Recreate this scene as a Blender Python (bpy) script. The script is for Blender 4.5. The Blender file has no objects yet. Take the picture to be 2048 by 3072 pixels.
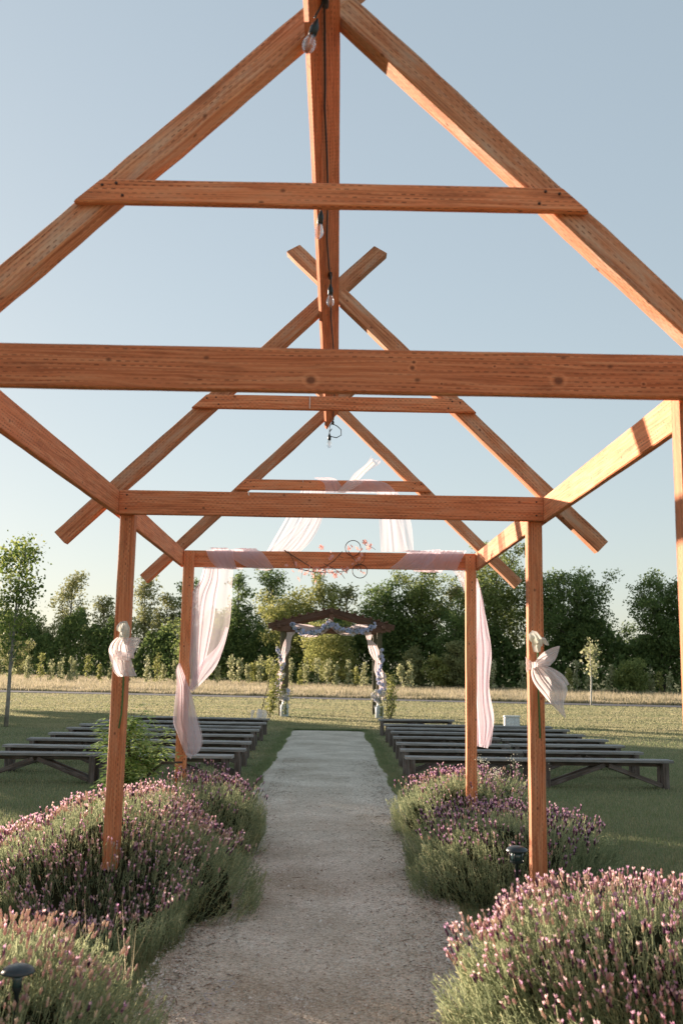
import bpy, bmesh, math, random
import numpy as np
from mathutils import Vector, Matrix, noise
R = random.Random(7)
G = np.random.default_rng(11)
S = bpy.context.scene
C = S.collection
rad = math.radians

# ------------------------------------------------------------------ camera
PITCH, YAW, ROLL = 0.1582, 0.0078, 0.0162
F = Vector((math.sin(YAW)*math.cos(PITCH), math.cos(YAW)*math.cos(PITCH), math.sin(PITCH)))
RT = Vector((math.cos(YAW), -math.sin(YAW), 0))
UP = RT.cross(F)
R2 = RT*math.cos(ROLL) + UP*math.sin(ROLL)
U2 = UP*math.cos(ROLL) - RT*math.sin(ROLL)
CAM = Vector((0.017, 0, 1.6))
cam = bpy.data.objects.new('camera', bpy.data.cameras.new('camera'))
C.objects.link(cam)
m = Matrix((R2, U2, -F)).transposed().to_4x4()
m.translation = CAM
cam.matrix_world = m
cam.data.sensor_fit = 'VERTICAL'
cam.data.sensor_height = 36
cam.data.sensor_width = 24
cam.data.lens = 2960.4/3072*36
cam.data.clip_start = 0.05
cam.data.clip_end = 3000
cam.data.dof.use_dof = True
cam.data.dof.focus_distance = 9.6
cam.data.dof.aperture_fstop = 4.0
S.camera = cam

# ------------------------------------------------------------------ sky, sun, exposure
SUN_DIR = Vector((-1.0, 0.88, 0.19)).normalized()       # towards the sun: low, ahead on the left
EL = math.asin(SUN_DIR.z)
AZ = math.atan2(SUN_DIR.x, SUN_DIR.y)                    # from +Y, clockwise positive
w = bpy.data.worlds.new('World'); S.world = w; w.use_nodes = True
nt = w.node_tree; nt.nodes.clear()
out = nt.nodes.new('ShaderNodeOutputWorld'); bg = nt.nodes.new('ShaderNodeBackground')
sky = nt.nodes.new('ShaderNodeTexSky'); sky.sky_type = 'NISHITA'; sky.sun_disc = False
sky.sun_elevation = EL; sky.sun_rotation = AZ
sky.air_density = 1.0; sky.dust_density = 0.6; sky.ozone_density = 2.0; sky.altitude = 0
hs = nt.nodes.new('ShaderNodeHueSaturation'); hs.inputs['Saturation'].default_value = 0.98
gm = nt.nodes.new('ShaderNodeGamma'); gm.inputs['Gamma'].default_value = 0.36
nt.links.new(sky.outputs[0], hs.inputs['Color'])
nt.links.new(hs.outputs[0], gm.inputs['Color'])
sc_ = nt.nodes.new('ShaderNodeVectorMath'); sc_.operation = 'SCALE'; sc_.inputs['Scale'].default_value = 1.20
nt.links.new(gm.outputs[0], sc_.inputs[0])
tn = nt.nodes.new('ShaderNodeMix'); tn.data_type = 'RGBA'; tn.blend_type = 'MULTIPLY'; tn.inputs[0].default_value = 1; tn.inputs[7].default_value = (.985, .995, .98, 1)
nt.links.new(sc_.outputs[0], tn.inputs[6]); nt.links.new(tn.outputs[2], bg.inputs['Color'])
bg.inputs['Strength'].default_value = 0.15
nt.links.new(bg.outputs[0], out.inputs['Surface'])
sun = bpy.data.objects.new('sun', bpy.data.lights.new('sun', 'SUN'))
sun.data.energy = 5.0; sun.data.angle = rad(0.6); sun.data.color = (1.0, 0.80, 0.65)
sun.rotation_euler = SUN_DIR.to_track_quat('Z', 'Y').to_euler()
sun.location = (-20, 20, 12)
C.objects.link(sun)
S.view_settings.view_transform = 'Standard'
S.view_settings.look = 'None'
S.view_settings.exposure = 1.45
S.view_settings.gamma = 1.0
S.view_settings.use_curve_mapping = False
S.cycles.max_bounces = 8
S.cycles.transparent_max_bounces = 24

# ------------------------------------------------------------------ helpers
def tag(o, label=None, cat=None, group=None, kind=None):
    if label: o['label'] = label
    if cat: o['category'] = cat
    if group: o['group'] = group
    if kind: o['kind'] = kind
    return o
def link(name, me, mat=None, parent=None, loc=None):
    o = bpy.data.objects.new(name, me); C.objects.link(o)
    if mat is not None and len(me.materials) == 0: me.materials.append(mat)
    if parent is not None: o.parent = parent
    if loc is not None: o.location = loc
    return o
def empty(name, loc=(0, 0, 0), rz=0):
    o = bpy.data.objects.new(name, None); C.objects.link(o)
    o.location = loc; o.rotation_euler = (0, 0, rz); o.empty_display_size = .1
    return o
def mesh_np(name, V, Fc, mat, rnd=None, smooth=False, parent=None):
    """V (n,3), Fc (m,k) -> one object"""
    V = np.asarray(V, np.float32); Fc = np.asarray(Fc, np.int32)
    me = bpy.data.meshes.new(name)
    n, k = Fc.shape
    me.vertices.add(len(V)); me.vertices.foreach_set('co', V.ravel())
    me.loops.add(n*k); me.loops.foreach_set('vertex_index', Fc.ravel())
    me.polygons.add(n)
    me.polygons.foreach_set('loop_start', np.arange(0, n*k, k, dtype=np.int32))
    me.polygons.foreach_set('loop_total', np.full(n, k, np.int32))
    if smooth: me.polygons.foreach_set('use_smooth', np.ones(n, bool))
    if rnd is not None:
        a = me.attributes.new('rnd', 'FLOAT', 'FACE')
        a.data.foreach_set('value', np.asarray(rnd, np.float32))
    me.update(calc_edges=True)
    return link(name, me, mat, parent)
def mesh_bm(name, bm, mat, parent=None, smooth=False):
    me = bpy.data.meshes.new(name); bm.to_mesh(me); bm.free()
    if smooth: me.polygons.foreach_set('use_smooth', np.ones(len(me.polygons), bool))
    return link(name, me, mat, parent)
def copy_tree(o, parent=None):
    c = o.copy(); C.objects.link(c)
    if parent is not None: c.parent = parent
    for ch in list(o.children): copy_tree(ch, c)
    return c
def tube(pts, rads, n=6, cap=True):
    """tapered tube along points -> V, F(quads)"""
    P = [Vector(p) for p in pts]; V = []; Fc = []
    prev = None
    for i, p in enumerate(P):
        d = (P[min(i+1, len(P)-1)] - P[max(i-1, 0)]).normalized()
        if prev is None:
            a = d.orthogonal().normalized()
        else:
            a = (prev - d*prev.dot(d)).normalized()
        prev = a; b = d.cross(a)
        r = rads[i] if hasattr(rads, '__len__') else rads
        for k in range(n):
            t = 2*math.pi*k/n
            V.append(p + (a*math.cos(t) + b*math.sin(t))*r)
    for i in range(len(P)-1):
        for k in range(n):
            Fc.append((i*n+k, i*n+(k+1) % n, (i+1)*n+(k+1) % n, (i+1)*n+k))
    if cap:
        for base, flip in ((0, True), ((len(P)-1)*n, False)):
            for k in range(1, n-1, 2):
                q = (base, base+k, base+k+1, base+min(k+2, n-1))
                if q[2] == q[3]: q = (base, base+k, base+k+1, base+k+1)
                if len(set(q)) == 4: Fc.append(q[::-1] if flip else q)
    return [tuple(v) for v in V], Fc
class Acc:
    def __init__(s): s.V = []; s.F = []; s.R = []
    def add(s, V, Fc, r=0.5):
        o = len(s.V); s.V.extend(V); s.F.extend([tuple(i+o for i in f) for f in Fc]); s.R.extend([r]*len(Fc))
    def build(s, name, mat, parent=None, smooth=False):
        return mesh_np(name, s.V, s.F, mat, s.R, smooth, parent)
def lathe(profile, n=16):
    V = []; Fc = []
    for r, z in profile:
        for k in range(n):
            t = 2*math.pi*k/n; V.append((r*math.cos(t), r*math.sin(t), z))
    for i in range(len(profile)-1):
        for k in range(n):
            Fc.append((i*n+k, i*n+(k+1) % n, (i+1)*n+(k+1) % n, (i+1)*n+k))
    return V, Fc
def px(u, y):            # x of a far thing from its column in the picture
    return (u*1.30612-993)*y/2960.4 + .017

# ------------------------------------------------------------------ materials
def new_mat(name):
    mt = bpy.data.materials.new(name); mt.use_nodes = True
    t = mt.node_tree; t.nodes.clear()
    o = t.nodes.new('ShaderNodeOutputMaterial')
    return mt, t, o
def N(t, kind, **kw):
    n = t.nodes.new(kind)
    for k, v in kw.items():
        if k in n.inputs: n.inputs[k].default_value = v
        else: setattr(n, k, v)
    return n
def ramp(t, fac, stops, interp='LINEAR'):
    r = t.nodes.new('ShaderNodeValToRGB'); r.color_ramp.interpolation = interp
    e = r.color_ramp.elements
    while len(e) < len(stops): e.new(0.5)
    for i, (p, c) in enumerate(stops):
        e[i].position = p; e[i].color = (*c, 1) if len(c) == 3 else c
    t.links.new(fac, r.inputs[0]); return r.outputs[0]
def mth(t, op, a, b=None, c=None, clamp=False):
    n = t.nodes.new('ShaderNodeMath'); n.operation = op; n.use_clamp = clamp
    for i, v in enumerate((a, b, c)):
        if v is None: continue
        if isinstance(v, (int, float)): n.inputs[i].default_value = v
        else: t.links.new(v, n.inputs[i])
    return n.outputs[0]
def mixc(t, fac, a, b, mode='MIX'):
    n = t.nodes.new('ShaderNodeMix'); n.data_type = 'RGBA'; n.blend_type = mode
    if isinstance(fac, (int, float)): n.inputs[0].default_value = fac
    else: t.links.new(fac, n.inputs[0])
    for i, v in ((6, a), (7, b)):
        if isinstance(v, tuple): n.inputs[i].default_value = (*v, 1) if len(v) == 3 else v
        else: t.links.new(v, n.inputs[i])
    return n.outputs[2]

def wood(name, cols, dash=1.0, weather=0.25, knots=(), rough=0.72, grain=1.0, dark=(0.16, 0.060, 0.032)):
    """stained lumber: UV.x runs along the board in metres, UV.y round its faces"""
    mt, t, o = new_mat(name)
    uv = N(t, 'ShaderNodeUVMap'); uv.uv_map = 'board'
    oi = N(t, 'ShaderNodeObjectInfo')
    sep = N(t, 'ShaderNodeSeparateXYZ'); t.links.new(uv.outputs[0], sep.inputs[0])
    off = mth(t, 'MULTIPLY', oi.outputs['Random'], 37.0)
    comb = N(t, 'ShaderNodeCombineXYZ')
    t.links.new(mth(t, 'MULTIPLY', sep.outputs[0], 1.0), comb.inputs[0])
    t.links.new(mth(t, 'MULTIPLY', sep.outputs[1], 16.0), comb.inputs[1]); t.links.new(off, comb.inputs[2])
    # wavy long grain
    n0 = N(t, 'ShaderNodeTexNoise', Scale=1.2, Detail=3.0, Roughness=.5); t.links.new(comb.outputs[0], n0.inputs['Vector'])
    comb2 = N(t, 'ShaderNodeCombineXYZ')
    t.links.new(mth(t, 'MULTIPLY', sep.outputs[0], 2.2), comb2.inputs[0])
    t.links.new(mth(t, 'ADD', mth(t, 'MULTIPLY', sep.outputs[1], 150.0), mth(t, 'MULTIPLY', n0.outputs[0], 9.0)), comb2.inputs[1])
    t.links.new(off, comb2.inputs[2])
    n1 = N(t, 'ShaderNodeTexNoise', Scale=1.0, Detail=4.0, Roughness=.65); t.links.new(comb2.outputs[0], n1.inputs['Vector'])
    # blotches
    comb3 = N(t, 'ShaderNodeCombineXYZ')
    t.links.new(mth(t, 'MULTIPLY', sep.outputs[0], 3.0), comb3.inputs[0]); t.links.new(mth(t, 'MULTIPLY', sep.outputs[1], 14.0), comb3.inputs[1]); t.links.new(off, comb3.inputs[2])
    n2 = N(t, 'ShaderNodeTexNoise', Scale=1.3, Detail=5.0, Roughness=.6); t.links.new(comb3.outputs[0], n2.inputs['Vector'])
    col = ramp(t, n1.outputs[0], [(0.36, cols[0]), (0.51, cols[1]), (0.66, cols[2])])
    if weather > 0:
        wf = mth(t, 'MULTIPLY', mth(t, 'SUBTRACT', n2.outputs[0], 0.48, clamp=True), 4.0*weather, clamp=True)
        col = mixc(t, wf, col, cols[3])
    dk = mth(t, 'MULTIPLY', mth(t, 'SUBTRACT', 0.45, n2.outputs[0], clamp=True), 2.2, clamp=True)
    col = mixc(t, dk, col, dark)
    # per-board tone
    tone = mth(t, 'ADD', mth(t, 'MULTIPLY', oi.outputs['Random'], 0.36), 0.76)
    hsv = N(t, 'ShaderNodeHueSaturation'); t.links.new(col, hsv.inputs['Color']); t.links.new(tone, hsv.inputs['Value'])
    col = hsv.outputs[0]
    hgt = mth(t, 'MULTIPLY', n1.outputs[0], 0.5*grain)
    mask = None
    if dash > 0:
        row = mth(t, 'FLOOR', mth(t, 'DIVIDE', sep.outputs[1], 0.0165))
        wn = N(t, 'ShaderNodeTexWhiteNoise', noise_dimensions='2D')
        cw = N(t, 'ShaderNodeCombineXYZ'); t.links.new(row, cw.inputs[0]); t.links.new(off, cw.inputs[1]); t.links.new(cw.outputs[0], wn.inputs['Vector'])
        uu = mth(t, 'ADD', mth(t, 'DIVIDE', sep.outputs[0], 0.034), mth(t, 'ADD', mth(t, 'MULTIPLY', row, 0.5), mth(t, 'MULTIPLY', wn.outputs['Value'], 0.18)))
        fu = mth(t, 'FRACT', uu); fv = mth(t, 'FRACT', mth(t, 'DIVIDE', sep.outputs[1], 0.0165))
        a = mth(t, 'LESS_THAN', mth(t, 'ABSOLUTE', mth(t, 'SUBTRACT', fu, 0.5)), 0.26)
        b = mth(t, 'LESS_THAN', mth(t, 'ABSOLUTE', mth(t, 'SUBTRACT', fv, 0.5)), 0.13)
        nb_ = N(t, 'ShaderNodeTexNoise', Scale=2.2, Detail=2.0); t.links.new(comb.outputs[0], nb_.inputs['Vector'])
        cell = N(t, 'ShaderNodeTexWhiteNoise', noise_dimensions='2D'); cc_ = N(t, 'ShaderNodeCombineXYZ'); t.links.new(mth(t, 'FLOOR', uu), cc_.inputs[0]); t.links.new(row, cc_.inputs[1]); t.links.new(cc_.outputs[0], cell.inputs['Vector'])
        vis = mth(t, 'MULTIPLY', ramp(t, nb_.outputs[0], [(0.36, (0.12,)*3), (0.60, (1,)*3)]), mth(t, 'ADD', mth(t, 'MULTIPLY', cell.outputs['Value'], .8), .25))
        mask = mth(t, 'MULTIPLY', mth(t, 'MULTIPLY', a, b), mth(t, 'MULTIPLY', vis, 0.9*dash))
        col = mixc(t, mask, col, dark)
        hgt = mth(t, 'SUBTRACT', hgt, mask)
    # small random knots
    ck = N(t, 'ShaderNodeCombineXYZ')
    t.links.new(mth(t, 'ADD', mth(t, 'MULTIPLY', sep.outputs[0], 2.6), off), ck.inputs[0]); t.links.new(mth(t, 'MULTIPLY', sep.outputs[1], 3.6), ck.inputs[1])
    vo = N(t, 'ShaderNodeTexVoronoi', Scale=1.0, voronoi_dimensions='2D'); t.links.new(ck.outputs[0], vo.inputs['Vector'])
    kn = mth(t, 'MULTIPLY', mth(t, 'SUBTRACT', 0.036, vo.outputs['Distance'], clamp=True), 45.0, clamp=True)
    col = mixc(t, mth(t, 'MULTIPLY', kn, 0.8), col, dark)
    for (ku, kv, kr) in knots:
        du = mth(t, 'SUBTRACT', sep.outputs[0], ku); dv = mth(t, 'SUBTRACT', sep.outputs[1], kv)
        d = mth(t, 'SQRT', mth(t, 'ADD', mth(t, 'MULTIPLY', mth(t, 'MULTIPLY', du, du), 0.75), mth(t, 'MULTIPLY', dv, dv)))
        halo = mth(t, 'MULTIPLY', mth(t, 'SUBTRACT', 1.0, mth(t, 'ABSOLUTE', mth(t, 'DIVIDE', mth(t, 'SUBTRACT', d, kr*1.55), kr*.5)), clamp=True), 0.4)
        col = mixc(t, halo, col, cols[2])
        kk = mth(t, 'MULTIPLY', mth(t, 'DIVIDE', mth(t, 'SUBTRACT', kr*1.1, d), kr*.45, clamp=True), 0.85, clamp=True)
        col = mixc(t, kk, col, dark)
    p = N(t, 'ShaderNodeBsdfPrincipled'); p.inputs['Roughness'].default_value = rough
    p.inputs['Specular IOR Level'].default_value = 0.25
    t.links.new(col, p.inputs['Base Color'])
    bp = N(t, 'ShaderNodeBump', Strength=0.45, Distance=0.004); t.links.new(hgt, bp.inputs['Height']); t.links.new(bp.outputs[0], p.inputs['Normal'])
    t.links.new(p.outputs[0], o.inputs[0])
    return mt

def leafmat(name, stops, trans=0.35, rough=0.6, tcol=1.25, vary=0.0):
    """foliage: colour from the per-face value 'rnd', light passes through the blades"""
    mt, t, o = new_mat(name)
    at = N(t, 'ShaderNodeAttribute'); at.attribute_name = 'rnd'
    f = at.outputs['Fac']
    if vary > 0:
        tc = N(t, 'ShaderNodeNewGeometry'); nz = N(t, 'ShaderNodeTexNoise', Scale=vary, Detail=2.0)
        t.links.new(tc.outputs['Position'], nz.inputs['Vector'])
        f = mth(t, 'ADD', mth(t, 'MULTIPLY', f, 0.55), mth(t, 'MULTIPLY', mth(t, 'SUBTRACT', nz.outputs[0], 0.18), 0.72), clamp=True)
    col = ramp(t, f, stops)
    d = N(t, 'ShaderNodeBsdfPrincipled'); d.inputs['Roughness'].default_value = rough; d.inputs['Specular IOR Level'].default_value = .2
    t.links.new(col, d.inputs['Base Color'])
    tr = N(t, 'ShaderNodeBsdfTranslucent')
    hv = N(t, 'ShaderNodeHueSaturation'); hv.inputs['Value'].default_value = tcol; t.links.new(col, hv.inputs['Color']); t.links.new(hv.outputs[0], tr.inputs['Color'])
    mx = N(t, 'ShaderNodeMixShader'); mx.inputs[0].default_value = trans
    t.links.new(d.outputs[0], mx.inputs[1]); t.links.new(tr.outputs[0], mx.inputs[2]); t.links.new(mx.outputs[0], o.inputs[0])
    return mt
def plain(name, col, rough=0.6, metal=0.0, noise_amt=0.15, scale=30.0, spec=0.4):
    mt, t, o = new_mat(name)
    p = N(t, 'ShaderNodeBsdfPrincipled'); p.inputs['Roughness'].default_value = rough; p.inputs['Metallic'].default_value = metal
    p.inputs['Specular IOR Level'].default_value = spec
    tc = N(t, 'ShaderNodeTexCoord'); nz = N(t, 'ShaderNodeTexNoise', Scale=scale, Detail=4.0); t.links.new(tc.outputs['Object'], nz.inputs['Vector'])
    c2 = tuple(c*(1-noise_amt*2) for c in col); c1 = tuple(min(1, c*(1+noise_amt)) for c in col)
    t.links.new(ramp(t, nz.outputs[0], [(0.3, c2), (0.7, c1)]), p.inputs['Base Color'])
    bp = N(t, 'ShaderNodeBump', Strength=0.15, Distance=0.003); t.links.new(nz.outputs[0], bp.inputs['Height']); t.links.new(bp.outputs[0], p.inputs['Normal'])
    t.links.new(p.outputs[0], o.inputs[0]); return mt
def tulle(name, col, alpha, streak=0.25, tr=0.6):
    mt, t, o = new_mat(name)
    uv = N(t, 'ShaderNodeUVMap'); uv.uv_map = 'cloth'
    sep = N(t, 'ShaderNodeSeparateXYZ'); t.links.new(uv.outputs[0], sep.inputs[0])
    cb = N(t, 'ShaderNodeCombineXYZ'); t.links.new(mth(t, 'MULTIPLY', sep.outputs[0], 11.0), cb.inputs[0]); t.links.new(mth(t, 'MULTIPLY', sep.outputs[1], 1.6), cb.inputs[1])
    nz = N(t, 'ShaderNodeTexNoise', Scale=1.0, Detail=3.0); t.links.new(cb.outputs[0], nz.inputs['Vector'])
    a = mth(t, 'ADD', alpha, mth(t, 'MULTIPLY', mth(t, 'SUBTRACT', nz.outputs[0], 0.5), streak*3), clamp=True)
    # hem: denser along both long edges
    e = mth(t, 'ABSOLUTE', mth(t, 'SUBTRACT', sep.outputs[0], 0.5))
    hem = mth(t, 'GREATER_THAN', e, 0.488)
    a = mth(t, 'ADD', a, mth(t, 'MULTIPLY', hem, 0.3), clamp=True)
    d = N(t, 'ShaderNodeBsdfDiffuse'); d.inputs['Color'].default_value = (*col, 1)
    tl = N(t, 'ShaderNodeBsdfTranslucent'); tl.inputs['Color'].default_value = (*col, 1)
    m1 = N(t, 'ShaderNodeMixShader'); m1.inputs[0].default_value = tr
    t.links.new(d.outputs[0], m1.inputs[1]); t.links.new(tl.outputs[0], m1.inputs[2])
    tp = N(t, 'ShaderNodeBsdfTransparent')
    m2 = N(t, 'ShaderNodeMixShader'); t.links.new(a, m2.inputs[0]); t.links.new(tp.outputs[0], m2.inputs[1]); t.links.new(m1.outputs[0], m2.inputs[2])
    t.links.new(m2.outputs[0], o.inputs[0]); return mt

WCOL = [(0.52, 0.165, 0.068), (0.74, 0.265, 0.115), (0.84, 0.38, 0.185), (0.70, 0.46, 0.30)]
M_wood = wood('stained_fir', WCOL, weather=0.30)
M_raft = wood('weathered_rafter_wood', [(0.38, 0.145, 0.068), (0.56, 0.245, 0.122), (0.66, 0.36, 0.20), (0.55, 0.42, 0.31)], weather=0.8)
M_beamA = wood('stained_fir_knotty', WCOL, weather=0.12, knots=[(1.38, 0.367, 0.0165), (2.31, 0.351, 0.0165), (1.766, 0.29, 0.006), (1.760, 0.312, 0.008), (1.87, 0.372, 0.004), (2.07, 0.30, 0.0045), (2.63, 0.358, 0.0055)])
M_ridge = wood('ridge_wood', [(0.44, 0.13, 0.05), (0.62, 0.20, 0.085), (0.74, 0.29, 0.135), (0.62, 0.36, 0.2)], weather=0.12)
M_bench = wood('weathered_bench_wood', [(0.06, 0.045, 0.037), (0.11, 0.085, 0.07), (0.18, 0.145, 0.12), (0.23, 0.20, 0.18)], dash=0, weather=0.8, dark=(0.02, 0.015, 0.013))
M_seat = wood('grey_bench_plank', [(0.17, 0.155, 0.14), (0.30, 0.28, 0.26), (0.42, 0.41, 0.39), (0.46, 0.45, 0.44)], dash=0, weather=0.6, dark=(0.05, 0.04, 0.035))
M_arch = wood('dark_arch_timber', [(0.10, 0.052, 0.034), (0.17, 0.088, 0.058), (0.25, 0.14, 0.095), (0.26, 0.16, 0.12)], dash=0, weather=0.4)
M_archpost = wood('greenish_treated_post', [(0.06, 0.055, 0.03), (0.10, 0.092, 0.05), (0.15, 0.13, 0.075), (0.16, 0.14, 0.09)], dash=0, weather=0.4)

# ------------------------------------------------------------------ boards
def board(name, p0, p1, wdt, thk, upv, mat, parent=None, bev=0.005, cut0=None, cut1=None, wob=0.0016, seg=None, u0=0.0):
    """plank from p0 to p1 (centre line of the section); wdt measured along upv, thk across.
    local x = along the board. cut0 / cut1: shift of the upper edge of either end along x (mitre)."""
    p0 = Vector(p0); p1 = Vector(p1); ax = (p1-p0); L = ax.length; ax.normalize()
    upv = Vector(upv); upv = (upv - ax*upv.dot(ax)).normalized(); sd = ax.cross(upv)   # right-handed: x, up... 
    yv = upv.cross(ax)
    M = Matrix((ax, yv, upv)).transposed().to_4x4(); M.translation = p0
    n = seg or max(2, int(L/0.16))
    hb, ht = thk/2, wdt/2; b = bev
    prof = [(-hb, -ht+b), (-hb+b, -ht), (hb-b, -ht), (hb, -ht+b), (hb, ht-b), (hb-b, ht), (-hb+b, ht), (-hb, ht-b)]
    c0 = cut0 or 0.0; c1 = cut1 or 0.0
    sd_ = R.random()*50
    V = []; UV = []
    per = [0]
    for k in range(8):
        a_, b_ = prof[k], prof[(k+1) % 8]; per.append(per[-1]+math.hypot(a_[0]-b_[0], a_[1]-b_[1]))
    for i in range(n+1):
        x = L*i/n
        for k, (y, z) in enumerate(prof):
            f = z/ht
            xx = x + (c0*(0.5*(1+f)) if i == 0 else 0) + (c1*(0.5*(1+f)) if i == n else 0)
            e = 0 if i in (0, n) else wob
            q = noise.noise_vector(Vector((xx*3.1+sd_, k*.7, sd_)))*e + noise.noise_vector(Vector((xx*14+sd_, k*1.7, sd_)))*e*.5
            V.append((xx, y+q.y, z+q.z))
    bm = bmesh.new(); vs = [bm.verts.new(v) for v in V]
    uvl = bm.loops.layers.uv.new('board')
    def face(idx, uvs):
        f = bm.faces.new([vs[i] for i in idx])
        for l, q in zip(f.loops, uvs): l[uvl].uv = q
    for i in range(n):
        for k in range(8):
            k2 = (k+1) % 8
            a, b2, c, d = i*8+k, i*8+k2, (i+1)*8+k2, (i+1)*8+k
            # v: offset from the lower edge of the face
            v0, v1 = per[k], per[k+1]
            face((a, d, c, b2), [(V[a][0]+u0, v0), (V[d][0]+u0, v0), (V[c][0]+u0, v1), (V[b2][0]+u0, v1)])
    for base, rev in ((0, False), (n*8, True)):
        idx = [base+k for k in range(8)]
        if rev: idx = idx[::-1]
        face(idx, [(V[i][1]*.12, V[i][2]) for i in idx])
    bmesh.ops.recalc_face_normals(bm, faces=bm.faces)
    o = mesh_bm(name, bm, mat, parent)
    o.matrix_local = M if parent is None else parent.matrix_world.inverted() @ M if False else M
    return o

# ------------------------------------------------------------------ the long timber arbor over the path
YF = [0.47, 3.579, 6.704, 9.791]           # front planes of the four frames
W2 = 1.46
ZT = [2.795, 2.795, 2.798, 2.769]
TI = [0, 0, 0, 0.005]
arbor = empty('timber_arbor', (0, 6.5, 0))
tag(arbor, 'long reddish stained timber arbor with crossed rafters standing over the gravel path', 'arbor')
def AB(*a, **k):
    o = board(*a, **k); o.parent = arbor; o.matrix_parent_inverse = Matrix.Translation((0, -6.5, 0)); return o
BH = 0.168; T = 0.040; RD = 0.105; RTK = 0.10
sl = 0.978; dv = Vector((1, 0, sl)).normalized()
CB = [3.368, 3.368, 3.391, 3.380]; CTP = [3.464, 3.464, 3.490, 3.487]
RX = [-0.02, -0.012, 0.006, 0.004]
for i, y in enumerate(YF):
    zt = ZT[i]; ti = TI[i]*W2
    dx = -0.014 if i == 3 else 0
    beam_y = y + T/2 if i != 3 else y + 0.022 + T/2 + .1 - .1
    bmat = M_beamA if i == 1 else M_wood
    if i == 3: post_y = y + .05 - 0.004; beam_y = y + .102 + T/2
    else: post_y = y + T + .052
    AB('cross_beam', (-W2+dx+.002, beam_y, zt-BH/2-ti), (W2+dx-.002, beam_y, zt-BH/2+ti), BH, T, (0, 0, 1), bmat, seg=22)
    for s in (-1, 1):
        top = zt - BH - 0.001 if i != 3 else zt - 0.025
        if i != 3: top = zt - 0.012
        px_ = s*(W2-.053)+dx - (.036*s if i == 1 else 0)
        AB('post', (px_, post_y, -0.05), (px_, post_y, top), 0.1, 0.1, (0, 1, 0), M_wood, bev=.006, seg=18)
    ry = y + T + RTK/2 + .002 if i != 3 else y + T + RTK/2 + .004
    # rafters: upper edge runs through (+-1.909, 2.503) with slope sl
    for s in (-1, 1):
        rx = RX[i]
        nrm = Vector((s*sl, 0, 1)).normalized()       # outward normal of the upper face
        a = Vector((s*1.909+rx, ry + (.0025 if s > 0 else 0), 2.503 + s*TI[i])) - nrm*RD/2
        b = Vector((-s*0.249+rx, ry + (.0025 if s > 0 else 0), 2.503+sl*(1.909+.249))) - nrm*RD/2
        d = (b-a).normalized()
        AB('rafter', a, b + d*0.055, RD, RTK, nrm, M_raft, bev=.007, seg=34, wob=.0048, cut1=-0.03)
    # collar tie on the face of the rafters, ends cut to the rafter slope
    zc = (CB[i]+CTP[i])/2; hc = CTP[i]-CB[i]
    AB('collar_tie', (-0.995+RX[i], y+T/2, zc - TI[i]), (0.995+RX[i], y+T/2, zc + TI[i]), hc, T-.002, (0, 0, 1), M_wood, bev=.006, cut0=0.105, cut1=-0.105, seg=18)
M_screw = plain('dark_screw_head', (0.035, 0.025, 0.022), .5)
_sc = [None]
def screw(x, y, z):
    if _sc[0] is None:
        V, Fc = lathe([(.001, -.003), (.0052, -.003), (.0062, .001), (.0062, .004)], 8); o = mesh_np('screw', V, Fc, M_screw, smooth=True); _sc[0] = o.data
    else: o = link('screw', _sc[0])
    o.parent = arbor; o.matrix_parent_inverse = Matrix.Translation((0, -6.5, 0)); o.location = (x, y, z); o.rotation_euler = (-math.pi/2, 0, 0)
for i in (1, 2, 3):
    for s in (-1, 1):
        zc = (CB[i]+CTP[i])/2
        for dx_, dz_ in ((.05, .02), (.13, -.022), (.10, .028)): screw(s*(.93-dx_)+RX[i]+R.uniform(-.01, .01), YF[i]-.001, zc+dz_+s*TI[i])
        if i < 3:
            for dz_ in (.035, .13): screw(s*(W2-.055)+R.uniform(-.012, .012), YF[i]-.001, ZT[i]-dz_)
        for dz_ in (.04, .12): screw(s*(W2-.06), YF[i]-.001 if i < 3 else YF[i]-.005, ZT[i]-.25-dz_) if i == 3 else None
# side plates, butted frame to frame outside the posts
for s in (-1, 1):
    for i in range(3):
        y0, y1 = YF[i]+.006, YF[i+1]-.002
        if i == 2: y1 = YF[3]+.14
        dxa = 0; dxb = -0.014 if i == 2 else 0
        AB('side_plate', (s*(W2+T/2)+dxa, y0, ZT[i]-BH/2), (s*(W2+T/2)+dxb, y1, ZT[i+1]-BH/2+s*TI[i+1]*W2), BH, T, (0, 0, 1), M_wood, seg=20)
# ridge board, lying flat against the undersides of the left rafters
e1 = Vector((math.cos(math.atan(sl)), 0, math.sin(math.atan(sl)))); e2 = Vector((-e1.z, 0, e1.x))
rb0 = Vector((-0.128, 0.47, 4.078)); rb1 = Vector((-0.070, 9.98, 4.055))
def ridge(y):
    return rb0.lerp(rb1, (y-rb0.y)/(rb1.y-rb0.y))
ctr = e1*(.168/2) + e2*(.038/2)
rbd = AB('ridge_board', rb0+ctr, rb1+ctr, 0.168, 0.038, e1, M_ridge, seg=40, cut1=-0.34)
rbd['label'] = 'tilted ridge board under the crossing rafters'
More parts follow.
